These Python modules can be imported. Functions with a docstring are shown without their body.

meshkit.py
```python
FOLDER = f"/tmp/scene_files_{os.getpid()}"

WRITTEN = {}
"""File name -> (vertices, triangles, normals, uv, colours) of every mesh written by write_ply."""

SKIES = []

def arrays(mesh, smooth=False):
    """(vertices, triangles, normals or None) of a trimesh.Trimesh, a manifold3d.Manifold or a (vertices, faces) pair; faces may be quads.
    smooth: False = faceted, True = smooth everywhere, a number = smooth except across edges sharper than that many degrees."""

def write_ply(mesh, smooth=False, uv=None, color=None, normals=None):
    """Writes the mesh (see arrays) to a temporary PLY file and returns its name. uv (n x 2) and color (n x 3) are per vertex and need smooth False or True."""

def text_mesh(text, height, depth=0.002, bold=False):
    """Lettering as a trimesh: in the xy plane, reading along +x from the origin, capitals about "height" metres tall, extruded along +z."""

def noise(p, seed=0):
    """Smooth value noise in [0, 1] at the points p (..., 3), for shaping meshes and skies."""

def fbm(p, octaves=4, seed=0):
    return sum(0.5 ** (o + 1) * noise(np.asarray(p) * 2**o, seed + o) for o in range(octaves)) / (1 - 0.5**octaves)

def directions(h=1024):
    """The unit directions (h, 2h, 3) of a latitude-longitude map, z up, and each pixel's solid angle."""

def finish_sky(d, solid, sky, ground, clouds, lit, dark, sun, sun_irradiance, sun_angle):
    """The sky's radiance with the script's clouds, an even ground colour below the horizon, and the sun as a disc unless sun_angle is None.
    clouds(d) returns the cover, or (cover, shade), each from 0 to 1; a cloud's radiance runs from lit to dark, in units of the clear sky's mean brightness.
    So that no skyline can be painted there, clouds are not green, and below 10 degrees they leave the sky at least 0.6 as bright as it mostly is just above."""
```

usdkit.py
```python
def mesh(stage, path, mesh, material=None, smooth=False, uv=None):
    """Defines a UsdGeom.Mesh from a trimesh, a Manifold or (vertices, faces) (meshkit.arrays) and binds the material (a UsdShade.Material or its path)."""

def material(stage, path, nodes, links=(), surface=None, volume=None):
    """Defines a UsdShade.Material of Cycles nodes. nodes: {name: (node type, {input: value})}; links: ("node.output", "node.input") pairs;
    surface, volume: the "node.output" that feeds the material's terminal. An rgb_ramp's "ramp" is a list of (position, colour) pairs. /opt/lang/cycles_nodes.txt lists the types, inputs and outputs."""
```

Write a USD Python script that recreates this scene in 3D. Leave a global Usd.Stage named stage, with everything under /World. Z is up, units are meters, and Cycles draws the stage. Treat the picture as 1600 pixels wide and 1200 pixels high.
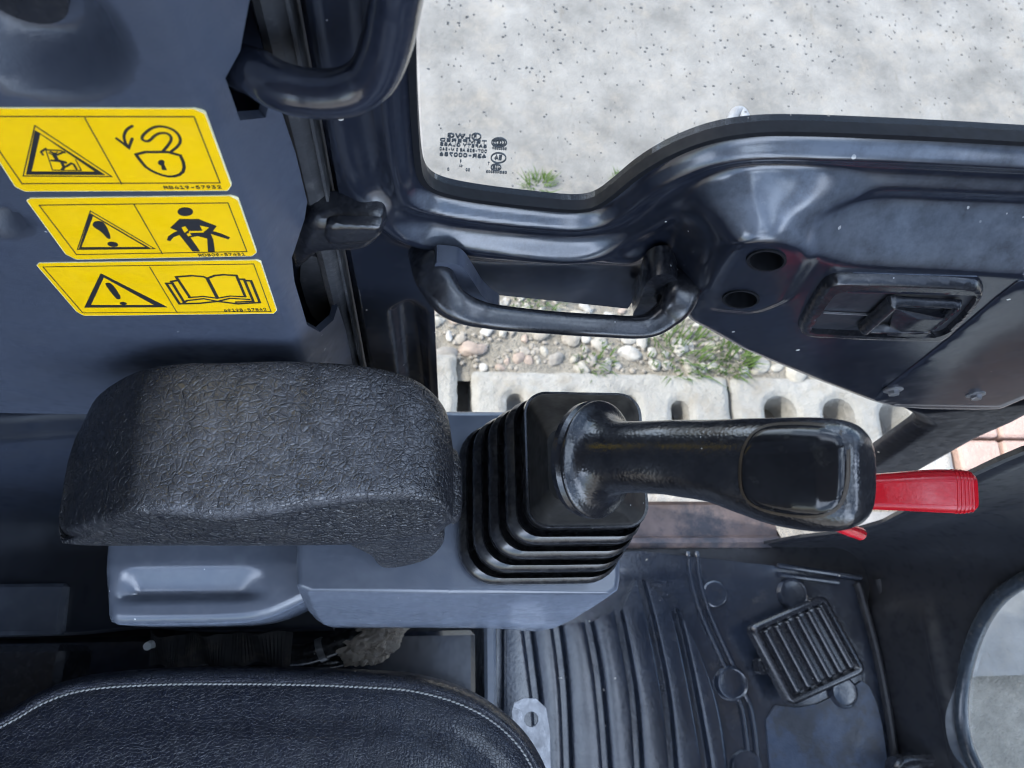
import math, random, numpy as np, trimesh, usdkit, meshkit, shapely, manifold3d
from shapely.geometry import Polygon, LineString, Point, box as sbox
from shapely.ops import unary_union
from pxr import Usd, UsdGeom, UsdLux, UsdShade, Gf, Sdf, Vt
random.seed(7); rng = np.random.default_rng(7)
stage = Usd.Stage.CreateInMemory()
UsdGeom.SetStageUpAxis(stage, UsdGeom.Tokens.z); UsdGeom.SetStageMetersPerUnit(stage, 1.0)
UsdGeom.Xform.Define(stage, '/World'); UsdGeom.Scope.Define(stage, '/World/Looks')
# ------------------------------------------------------------------ camera, sky, sun
FPX = 1209.0
CAM = np.array([0, 0, 1.28])
_d = np.array([-.13, .34, 1.]); _d /= np.linalg.norm(_d)
_x = np.array([1., .02, 0]); _x[2] = -(_x[0]*_d[0]+_x[1]*_d[1])/_d[2]; _x /= np.linalg.norm(_x)
W = np.stack([_x, np.cross(-_d, _x), -_d])                 # world = W @ (right, down, forward)
cam = UsdGeom.Camera.Define(stage, '/World/camera')
m = Gf.Matrix4d(1.0)
for r, v in enumerate((W[:, 0], -W[:, 1], -W[:, 2])): m.SetRow3(r, Gf.Vec3d(*map(float, v)))
m.SetTranslateOnly(Gf.Vec3d(*map(float, CAM)))
cam.AddTransformOp().Set(m)
cam.CreateHorizontalApertureAttr(36.0); cam.CreateVerticalApertureAttr(27.0)
cam.CreateFocalLengthAttr(36.0*FPX/1600); cam.CreateClippingRangeAttr(Gf.Vec2f(.01, 200))
cam.CreateFStopAttr(14.0); cam.CreateFocusDistanceAttr(.53)
cam.CreateExposureAttr(1.6)
SUN_AZ, SUN_EL = math.atan2(-1.0, .18), math.radians(45)   # towards the sun: behind the cab
def place_light():
    sd = np.array([math.sin(SUN_AZ)*math.cos(SUN_EL), math.cos(SUN_AZ)*math.cos(SUN_EL), math.sin(SUN_EL)])
    sun = UsdLux.DistantLight.Define(stage, '/World/sun')
    sun.CreateIntensityAttr(.5); sun.CreateAngleAttr(.5); sun.CreateNormalizeAttr(True); sun.CreateColorAttr(Gf.Vec3f(1, .96, .9))
    zx = sd; xx = np.cross([0, 0, 1], zx); xx /= np.linalg.norm(xx); yy = np.cross(zx, xx)
    mm = Gf.Matrix4d(1.0)
    for r, v in enumerate((xx, yy, zx)): mm.SetRow3(r, Gf.Vec3d(*map(float, v)))
    sun.AddTransformOp().Set(mm)
    dome = UsdLux.DomeLight.Define(stage, '/World/sky')
    sm = usdkit.material(stage, '/World/Looks/sky_light', {
        'sky': ('sky_texture', {'sky_type': 'single_scattering', 'sun_disc': False, 'sun_elevation': SUN_EL, 'sun_rotation': SUN_AZ, 'aerosol_density': 2.5}),
        'tc': ('texture_coordinate', {}), 'n': ('noise_texture', {'scale': 2.6, 'detail': 7, 'roughness': .58}),
        'r': ('rgb_ramp', {'ramp': [(.50, (0, 0, 0)), (.62, (1, 1, 1))]}), 'mx': ('mix_color', {'b': (10.5, 12.3, 15.5), 'use_clamp': False}),
        'bg': ('background_shader', {'strength': .15})}, [('tc.generated', 'n.vector'), ('n.fac', 'r.fac'), ('r.color', 'mx.fac'), ('sky.color', 'mx.a'), ('mx.result', 'bg.color')], surface='bg.background')
    UsdShade.MaterialBindingAPI.Apply(dome.GetPrim()).Bind(sm)
    dome.GetPrim().SetCustomDataByKey('kind', 'structure')
place_light()
# ------------------------------------------------------------------ helpers
A = np.asarray
def ray(p): return W @ np.array([(p[0]-800)/FPX, (p[1]-600)/FPX, 1.])
def onZ(p, h): r = ray(p); return CAM + r*(h-CAM[2])/r[2]
def onY(p, v): r = ray(p); return CAM + r*(v/r[1])
def atD(p, t): return CAM + ray(p)*t
def onP(p, o, n): r = ray(p); return CAM + r*(np.dot(A(o)-CAM, n)/np.dot(r, n))
def xz(pts, y): return [tuple(onY(p, y)[[0, 2]]) for p in pts]
def xy(pts, z): return [tuple(onZ(p, z)[[0, 1]]) for p in pts]
def zoom(pts, ox, oy, s=3.3333): return [(ox+a/s, oy+b/s) for a, b in pts]
def sm_poly(pts, n=2, closed=True):                          # Chaikin corner cutting
    P = A(pts, float)
    for _ in range(n):
        Q = np.roll(P, -1, 0) if closed else P[1:]
        B = P if closed else P[:-1]
        N = np.empty((2*len(B), P.shape[1])); N[0::2] = .75*B+.25*Q; N[1::2] = .25*B+.75*Q
        if not closed: N = np.vstack([P[:1], N, P[-1:]])
        P = N
    return P
def sstep(a, b, x): t = np.clip((x-a)/(b-a), 0, 1); return t*t*(3-2*t)
def sdf(poly, u, v):                                          # positive inside
    p = shapely.points(np.c_[u, v]); d = shapely.distance(poly.exterior, p)
    return np.where(shapely.contains(poly, p), d, -d)
def geoms(g): return [x for x in getattr(g, 'geoms', [g]) if isinstance(x, Polygon) and x.area > 1e-12]
def cross_section(poly):
    rings = []
    for g in geoms(poly):
        g = shapely.geometry.polygon.orient(g)
        rings.append(np.asarray(g.exterior.coords)[:-1]); rings += [np.asarray(i.coords)[:-1] for i in g.interiors]
    return manifold3d.CrossSection([r.tolist() for r in rings], manifold3d.FillRule.EvenOdd)
def plate(poly, res, fn):
    """A slab with the outline poly in (u, v) on a regular grid; fn(u, v, w) places it, w = 0 back, 1 front."""
    x0, y0, x1, y1 = poly.bounds; x0 -= res; y0 -= res; x1 += res; y1 += res
    nu, nv = int((x1-x0)/res)+2, int((y1-y0)/res)+2
    U, V = np.meshgrid(np.linspace(x0, x1, nu), np.linspace(y0, y1, nv), indexing='ij')
    n = nu*nv; idx = np.arange(n).reshape(nu, nv)
    v = np.vstack([np.c_[U.ravel(), V.ravel(), np.zeros(n)], np.c_[U.ravel(), V.ravel(), np.ones(n)]])
    a, b, c, d = idx[:-1, :-1].ravel(), idx[1:, :-1].ravel(), idx[1:, 1:].ravel(), idx[:-1, 1:].ravel()
    top = np.r_[np.c_[a, b, c], np.c_[a, c, d]]+n; bot = np.r_[np.c_[a, c, b], np.c_[a, d, c]]
    rim = np.r_[idx[:, 0], idx[-1, 1:], idx[-2::-1, -1], idx[0, -2:0:-1]]; nx = np.roll(rim, -1)
    side = np.r_[np.c_[rim, nx, nx+n], np.c_[rim, nx+n, rim+n]]
    slab = manifold3d.Manifold(manifold3d.Mesh(vert_properties=v.astype(np.float32), tri_verts=np.r_[top, bot, side].astype(np.uint32)))
    cut = cross_section(poly).extrude(1.5).translate((0, 0, -.25))
    r = (slab ^ cut).to_mesh()
    p = np.asarray(r.vert_properties)[:, :3].astype(float); f = np.asarray(r.tri_verts)
    q = fn(p[:, 0], p[:, 1], np.clip(p[:, 2], 0, 1))
    t = trimesh.Trimesh(q, f, process=False)
    if t.volume < 0: t.invert()
    return t
def flat(poly, y0, y1, plane='y'):
    """Thin straight extrusion of a polygon in (x, z) between two y, or in (x, y) between two z."""
    ms = []
    for g in geoms(poly):
        e = trimesh.creation.extrude_polygon(g, 1.0, engine='earcut'); v = e.vertices
        w = y0+(y1-y0)*v[:, 2]
        e = trimesh.Trimesh(np.c_[v[:, 0], w, v[:, 1]] if plane == 'y' else np.c_[v[:, 0], v[:, 1], w], e.faces, process=False)
        if e.volume < 0: e.invert()
        ms.append(e)
    return trimesh.util.concatenate(ms)
def loft(rings, cap=True):
    R = A(rings, float); n, k = R.shape[:2]; v = R.reshape(-1, 3); f = []
    i = np.arange(n-1)[:, None]*k; j = np.arange(k)[None]; j2 = (j+1) % k
    a, b, c, d = (i+j).ravel(), (i+j2).ravel(), (i+k+j2).ravel(), (i+k+j).ravel()
    f = np.r_[np.c_[a, b, c], np.c_[a, c, d]]
    if cap:
        v = np.vstack([v, R[0].mean(0), R[-1].mean(0)]); jj = np.arange(k); q = (jj+1) % k
        f = np.r_[f, np.c_[np.full(k, n*k), q, jj], np.c_[np.full(k, n*k+1), (n-1)*k+jj, (n-1)*k+q]]
    t = trimesh.Trimesh(v, f, process=False)
    if t.volume < 0: t.invert()
    return t
def catmull(P, n=10):
    P = A(P, float); Q = np.vstack([2*P[0]-P[1], P, 2*P[-1]-P[-2]]); out = []
    for i in range(1, len(Q)-2):
        t = np.linspace(0, 1, n, endpoint=False)[:, None]
        a, b, c, d = Q[i-1], Q[i], Q[i+1], Q[i+2]
        out.append(.5*(2*b+(c-a)*t+(2*a-5*b+4*c-d)*t**2+(3*b-a-3*c+d)*t**3))
    return np.vstack(out+[P[-1:]])
def tube(path, rad, k=20, n=8, flat_=1.0, up=(0, 0, 1), power=2.0):
    C = catmull(path, n); r = np.interp(np.linspace(0, 1, len(C)), np.linspace(0, 1, np.size(rad)) if np.size(rad) > 1 else [0, 1], np.ravel(rad) if np.size(rad) > 1 else [rad, rad])
    T = np.gradient(C, axis=0); T /= np.linalg.norm(T, axis=1, keepdims=True)
    rings = []; a = np.linspace(0, 2*np.pi, k, endpoint=False); u = A(up, float)
    ca = np.sign(np.cos(a))*abs(np.cos(a))**(2/power); sa = np.sign(np.sin(a))*abs(np.sin(a))**(2/power)
    for c, t, q in zip(C, T, r):
        s = u-t*np.dot(u, t); s /= np.linalg.norm(s); b = np.cross(t, s); u = s
        rings.append(c+q*(np.outer(ca, s)+np.outer(sa, b)*flat_))
    return loft(rings)
def rrect(hw, hh, r, k=6, cx=0, cy=0):
    r = min(r, hw*.999, hh*.999); out = []
    for q, (sx, sy) in enumerate(((1, 1), (-1, 1), (-1, -1), (1, -1))):
        t = np.linspace(0, np.pi/2, k)+q*np.pi/2
        out.append(np.c_[cx+sx*(hw-r)+r*np.cos(t), cy+sy*(hh-r)+r*np.sin(t)])
    P = np.vstack(out)
    return P
def bevel_box(lo, hi, b=.002):
    lo, hi = A(lo, float), A(hi, float); pts = []
    for s in np.ndindex(2, 2, 2):
        c = np.where(s, hi, lo); d = np.where(s, -1, 1)*b
        for ax in range(3):
            q = c+d; q[ax] = c[ax]; pts.append(q)
    return trimesh.convex.convex_hull(A(pts))
def cat(*ms): return trimesh.util.concatenate([x for x in ms if x is not None])
used = {}
def path_for(parent, name):
    k = (parent, name); i = used.get(k, 0); used[k] = i+1
    return f'{parent}/{name}' + (f'_{i:03d}' if i else '')
def setd(prim, label=None, category=None, group=None, kind=None):
    for k, v in (('label', label), ('category', category), ('group', group), ('kind', kind)):
        if v: prim.SetCustomDataByKey(k, v)
def thing(name, label, category, group=None, loc=None):
    p = path_for('/World', name); x = UsdGeom.Xform.Define(stage, p); kind = 'thing'
    if loc is not None: x.AddTranslateOp().Set(Gf.Vec3d(*map(float, loc)))
    setd(x.GetPrim(), label, category, group, kind); ORIGIN[p] = A(loc if loc is not None else (0, 0, 0), float); return p
ORIGIN = {}
def obj(name, mesh, mat, parent='/World', smooth=35, label=None, category=None, group=None, kind=None):
    p = path_for(parent, name); root = '/'.join(p.split('/')[:3]); o = ORIGIN.get(root)
    if hasattr(mesh, 'vertices') and o is not None and o.any():
        mesh = trimesh.Trimesh(A(mesh.vertices)-o, mesh.faces, process=False)
    pr = usdkit.mesh(stage, p, mesh, MATS[mat], smooth=smooth).GetPrim(); setd(pr, label, category, group, kind or ('thing' if category else None)); return p
# ------------------------------------------------------------------ materials
MATS = {}
def mat(name, base, rough=.5, spread=.25, vscale=30, bumps=(), rvar=.1, specks=None, dust=None, spec=.5, metallic=0, coat=0, scratch=None, worn=None, dust_sheen=None):
    """bumps: (kind, scale, distance). specks: (scale, radius, colour, share). dust: (scale, colour, low, high)."""
    base = A(base, float)
    N = {'geo': ('texture_coordinate', {}), 'p': ('principled_bsdf', {'metallic': metallic, 'specular_ior_level': spec, 'coat_weight': coat, 'coat_roughness': .10})}; L = []
    N['n1'] = ('noise_texture', {'scale': vscale, 'detail': 6, 'roughness': .65}); L.append(('geo.object', 'n1.vector'))
    N['r1'] = ('rgb_ramp', {'ramp': [(.25, base*(1-spread)), (.75, base*(1+spread))]}); L.append(('n1.fac', 'r1.fac')); col = 'r1.color'
    N['n2'] = ('noise_texture', {'scale': vscale*3.1, 'detail': 4}); L.append(('geo.object', 'n2.vector'))
    N['rr'] = ('rgb_ramp', {'ramp': [(.3, (max(.03, rough-rvar),)*3), (.7, (min(1, rough+rvar),)*3)]}); L.append(('n2.fac', 'rr.fac')); L.append(('rr.color', 'p.roughness'))
    if dust:
        N['n3'] = ('noise_texture', {'scale': dust[0], 'detail': 9, 'roughness': .75}); L.append(('geo.object', 'n3.vector'))
        N['r3'] = ('rgb_ramp', {'ramp': [(dust[2], (0, 0, 0)), (dust[3], (1, 1, 1))]}); L.append(('n3.fac', 'r3.fac'))
        N['m3'] = ('mix_color', {'b': dust[1]}); L += [(col, 'm3.a'), ('r3.color', 'm3.fac')]; col = 'm3.result'
    if scratch:
        N['mp'] = ('mapping', {'scale': scratch[3] if len(scratch) > 3 else (1, 1, 14), 'rotation': (0.2, .5, .1)}); L.append(('geo.object', 'mp.vector'))
        N['n5'] = ('noise_texture', {'scale': scratch[0], 'detail': 8, 'roughness': .8}); L.append(('mp.vector', 'n5.vector'))
        N['r5'] = ('rgb_ramp', {'ramp': [(scratch[2], (0, 0, 0)), (scratch[2]+.06, (1, 1, 1))]}); L.append(('n5.fac', 'r5.fac'))
        N['m5'] = ('mix_color', {'b': scratch[1]}); L += [(col, 'm5.a'), ('r5.color', 'm5.fac')]; col = 'm5.result'
    if specks:
        N['v'] = ('voronoi_texture', {'scale': specks[0]}); L.append(('geo.object', 'v.vector'))
        N['nv'] = ('noise_texture', {'scale': specks[0]*2.2, 'detail': 2}); L.append(('geo.object', 'nv.vector'))
        N['ad'] = ('math', {'math_type': 'multiply_add', 'value2': .25, 'value3': -.12}); L.append(('nv.fac', 'ad.value1'))
        N['sm'] = ('math', {'math_type': 'add'}); L += [('v.distance', 'sm.value1'), ('ad.value', 'sm.value2')]
        N['lt'] = ('math', {'math_type': 'less_than', 'value2': specks[1]}); L.append(('sm.value', 'lt.value1'))
        N['sx'] = ('separate_color', {}); L.append(('v.color', 'sx.color'))
        N['lu'] = ('math', {'math_type': 'less_than', 'value2': specks[3]}); L.append(('sx.r', 'lu.value1'))
        N['mu'] = ('math', {'math_type': 'multiply'}); L += [('lt.value', 'mu.value1'), ('lu.value', 'mu.value2')]
        N['m4'] = ('mix_color', {'b': specks[2]}); L += [(col, 'm4.a'), ('mu.value', 'm4.fac')]; col = 'm4.result'
    if dust_sheen:                                                # dust plus painted sky sheen on faces turned upwards: (colour, normal z from, to)
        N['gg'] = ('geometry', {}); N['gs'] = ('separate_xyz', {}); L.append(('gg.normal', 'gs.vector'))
        N['gr'] = ('map_range', {'from_min': dust_sheen[1], 'from_max': dust_sheen[2], 'to_min': 0, 'to_max': 1, 'clamp': True}); L.append(('gs.z', 'gr.value'))
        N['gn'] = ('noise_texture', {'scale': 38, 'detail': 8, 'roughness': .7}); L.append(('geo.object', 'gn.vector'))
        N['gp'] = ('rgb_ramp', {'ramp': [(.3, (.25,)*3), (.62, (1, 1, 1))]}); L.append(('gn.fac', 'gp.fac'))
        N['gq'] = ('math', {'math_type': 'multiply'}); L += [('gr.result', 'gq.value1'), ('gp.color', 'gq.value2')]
        N['gx'] = ('mix_color', {'b': dust_sheen[0]}); L += [(col, 'gx.a'), ('gq.value', 'gx.fac')]; col = 'gx.result'
    if worn:                                                   # rubbed top, painted paler too so the sides read as shaded: (colour, height from, height to)
        N['ws'] = ('separate_xyz', {}); L.append(('geo.object', 'ws.vector'))
        N['wr'] = ('map_range', {'from_min': worn[1], 'from_max': worn[2], 'to_min': 0, 'to_max': 1}); L.append(('ws.z', 'wr.value'))
        N['wq'] = ('math', {'math_type': 'multiply'}); L += [('wr.result', 'wq.value1'), ('n2.fac', 'wq.value2')]
        N['wx'] = ('mix_color', {'b': worn[0]}); L += [(col, 'wx.a'), ('wq.value', 'wx.fac')]; col = 'wx.result'
    L.append((col, 'p.base_color'))
    prev = None
    for i, (kind, sc, dist) in enumerate(bumps):
        t, b = f'bt{i}', f'b{i}'
        if kind == 'noise': N[t] = ('noise_texture', {'scale': sc, 'detail': 5, 'roughness': .6}); out = f'{t}.fac'
        elif kind == 'leather': N[t] = ('voronoi_texture', {'scale': sc, 'feature': 'distance_to_edge'}); out = f'{t}.distance'
        elif kind == 'pebble': N[t] = ('voronoi_texture', {'scale': sc, 'feature': 'smooth_f1', 'smoothness': .6}); out = f'{t}.distance'
        if kind == 'leather':
            N[f'w{i}'] = ('noise_texture', {'scale': sc*.35, 'detail': 3}); L.append(('geo.object', f'w{i}.vector'))
            N[f'wm{i}'] = ('vector_math', {'math_type': 'multiply_add', 'vector2': (2.2/sc,)*3}); L += [(f'w{i}.color', f'wm{i}.vector1'), ('geo.object', f'wm{i}.vector3'), (f'wm{i}.vector', f'{t}.vector')]
            N[f'rp{i}'] = ('rgb_ramp', {'ramp': [(0, (0, 0, 0)), (.12, (.85,)*3), (.4, (1, 1, 1))]}); L.append((out, f'rp{i}.fac')); out = f'rp{i}.color'
        else: L.append(('geo.object', f'{t}.vector'))
        N[b] = ('bump', {'distance': dist, 'strength': 1.0}); L.append((out, f'{b}.height'))
        if prev: L.append((prev, f'{b}.normal'))
        prev = f'{b}.normal'
    if prev: L.append((prev, 'p.normal'))
    MATS[name] = usdkit.material(stage, f'/World/Looks/{name}', N, L, surface='p.BSDF')
mat('trim_plastic', (.036, .043, .061), .34, .10, 14, [('noise', 900, .00012), ('noise', 90, .0002)], specks=(70, .06, (.5, .5, .5), .12), scratch=(26, (.16, .17, .19), .72), spec=.6)
mat('console_plastic', (.105, .121, .154), .22, .10, 14, [('noise', 700, .00008)], specks=(90, .07, (.6, .6, .6), .1), scratch=(30, (.34, .35, .37), .70, (1.5, 10, 10)), spec=.8, coat=.4)
mat('door_paint', (.0055, .0068, .011), .20, .15, 12, [('noise', 40, .00010)], rvar=.05, coat=.35, spec=.8, dust_sheen=((.125, .145, .18), .32, .80), specks=(75, .10, (.5, .48, .44), .20))  # pale tint on upward faces: some dust, some sky sheen put into the colour
mat('pillar_paint', (.0065, .008, .0135), .24, .15, 12, [('noise', 70, .0002)], rvar=.06, coat=.8, spec=.8, specks=(60, .09, (.6, .58, .55), .08))
mat('bar_black', (.006, .0065, .009), .35, .2, 30, [('noise', 80, .0002)], spec=.12, specks=(60, .10, (.4, .38, .35), .06))
mat('boot_matte', (.012, .0115, .011), .55, .3, 40, [('noise', 600, .0001)], spec=.3, dust=(40, (.035, .032, .027), .48, .8), specks=(140, .08, (.35, .35, .35), .08))
mat('lower_plastic', (.014, .018, .028), .40, .15, 14, [('noise', 700, .0001)], specks=(70, .05, (.4, .4, .4), .08), scratch=(26, (.06, .06, .065), .72))
mat('seal_black', (.004, .0045, .006), .55, .2, 40, [('noise', 300, .0001)], spec=.2)
mat('seal_grey', (.022, .028, .036), .17, .4, 30, [('noise', 80, .0006)], dust=(40, (.16, .13, .10), .60, .8))
mat('added_headliner', (.22, .22, .23), .9, .05, 10, [('noise', 200, .001)])
mat('rubber', (.022, .023, .026), .5, .3, 40, [('noise', 500, .0002)], dust=(60, (.13, .13, .13), .52, .85))
mat('black_plastic', (.0055, .006, .008), .22, .2, 40, [('noise', 1100, .00015)], specks=(120, .08, (.3, .3, .3), .1), spec=.8, coat=.5)
mat('boot_rubber', (.006, .006, .007), .25, .25, 40, [('noise', 900, .00004)], dust=(45, (.035, .033, .030), .5, .85), specks=(140, .08, (.35, .35, .35), .08), spec=.9, coat=.6)
mat('grip_plastic', (.005, .005, .006), .23, .15, 40, [('pebble', 700, .00016), ('noise', 200, .00006)], rvar=.08, specks=(150, .07, (.35, .35, .35), .06), spec=.7, coat=.4)
mat('gloss_pad', (.006, .006, .007), .12, .4, 70, [('noise', 60, .00005)], rvar=.05, dust=(60, (.035, .034, .031), .56, .78))
mat('pad_rim', (.045, .032, .02), .5, .5, 90, [])
mat('armrest_leather', (.010, .0105, .013), .24, .12, 26, [('leather', 150, .00055), ('leather', 300, .00035), ('noise', 40, .0015)], rvar=.06, spec=.8, dust=(24, (.03, .03, .031), .5, .8), specks=(260, .06, (.4, .4, .4), .05), worn=((.15, .15, .163), .771, .7795))  # paler top is wear plus light painted into the colour
mat('seat_vinyl', (.008, .010, .018), .28, .2, 30, [('leather', 360, .00045), ('noise', 30, .0006)], rvar=.07, specks=(160, .06, (.35, .35, .35), .04), spec=.8, coat=.2)
mat('thread', (.42, .42, .40), .8, .2, 200, [])
mat('red_plastic', (.46, .008, .016), .20, .08, 30, [('noise', 300, .0001)])
mat('mat_rubber', (.010, .013, .020), .15, .45, 9, [('noise', 160, .0004)], spec=1.0, coat=.5, dust=(22, (.07, .066, .062), .58, .85), specks=(60, .10, (.4, .36, .3), .10))
mat('mat_worn', (.060, .078, .115), .34, .35, 22, [('noise', 220, .0003)], dust=(18, (.05, .055, .065), .45, .55))
mat('wall_black', (.010, .011, .014), .36, .25, 20, [('noise', 80, .0003)], dust=(14, (.05, .05, .05), .6, .85), spec=.7)
mat('sill_metal', (.16, .12, .11), .38, .4, 16, [('noise', 60, .0008)], dust=(14, (.05, .05, .06), .45, .6))
mat('zinc', (.34, .34, .35), .38, .3, 40, [('noise', 200, .0002)], metallic=.9)
mat('steel_worn', (.30, .31, .33), .5, .3, 60, [('noise', 200, .0004)], metallic=.3, dust=(30, (.12, .11, .1), .5, .8))
mat('sticker_yellow', (.92, .56, .0), .42, .05, 25, [('noise', 40, .00003)], dust=(50, (.62, .40, .01), .66, .9))
mat('sticker_white', (.85, .78, .45), .4, .05, 25, [])
mat('ink', (.012, .012, .014), .45, .1, 30, [])
mat('glass_print', (.05, .055, .06), .6, .1, 30, [])
mat('speck', (.15, .14, .125), .8, .3, 60, [])
mat('webbing', (.020, .020, .022), .8, .3, 30, [('noise', 900, .0005)], dust=(40, (.09, .07, .06), .5, .75))
mat('plastic_wrap', (.36, .31, .26), .35, .4, 25, [('noise', 60, .004)])
mat('concrete', (.18, .175, .165), .9, .42, 6, [('noise', 60, .003), ('noise', 300, .001)], dust=(9, (.25, .225, .19), .5, .8), scratch=(9, (.14, .13, .115), .60, (3, .5, 1)), specks=(9, .05, (.22, .18, .14), .2))
mat('block_concrete', (.32, .31, .285), .92, .2, 6, [('noise', 45, .008), ('noise', 250, .003)], dust=(14, (.25, .215, .165), .5, .75))
mat('soil', (.30, .275, .23), .95, .35, 20, [('noise', 60, .012), ('noise', 240, .004)])
mat('dark_soil', (.16, .14, .11), .95, .35, 30, [('noise', 80, .01)])
mat('pink_brick', (.34, .24, .20), .9, .2, 14, [('noise', 120, .004)])
for i, c in enumerate(((.32, .30, .26), (.27, .245, .21), (.30, .24, .20), (.36, .345, .32), (.23, .215, .195))): mat(f'pebble_{"abcde"[i]}', c, .75, .3, 30, [('noise', 120, .003)])
G = {'t': ('transparent_bsdf', {'color': (.95, .965, .96)}), 'g': ('glossy_bsdf', {'roughness': .02, 'color': (1, 1, 1)}), 'f': ('layer_weight', {'blend': .5}), 'r': ('rgb_ramp', {'ramp': [(0, (.022,)*3), (.4, (.03,)*3), (.7, (.09,)*3), (.9, (.35,)*3), (1, (1,)*3)]}), 'm': ('mix_closure', {})}
MATS['glass'] = usdkit.material(stage, '/World/Looks/glass', G, [('f.facing', 'r.fac'), ('r.color', 'm.fac'), ('t.BSDF', 'm.closure1'), ('g.BSDF', 'm.closure2')], surface='m.closure')
MATS['grass'] = usdkit.material(stage, '/World/Looks/grass', {'d': ('principled_bsdf', {'base_color': (.075, .125, .028), 'roughness': .6}), 't': ('translucent_bsdf', {'color': (.11, .18, .03)}), 'm': ('mix_closure', {'fac': .4})}, [('d.BSDF', 'm.closure1'), ('t.BSDF', 'm.closure2')], surface='m.closure')
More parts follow.
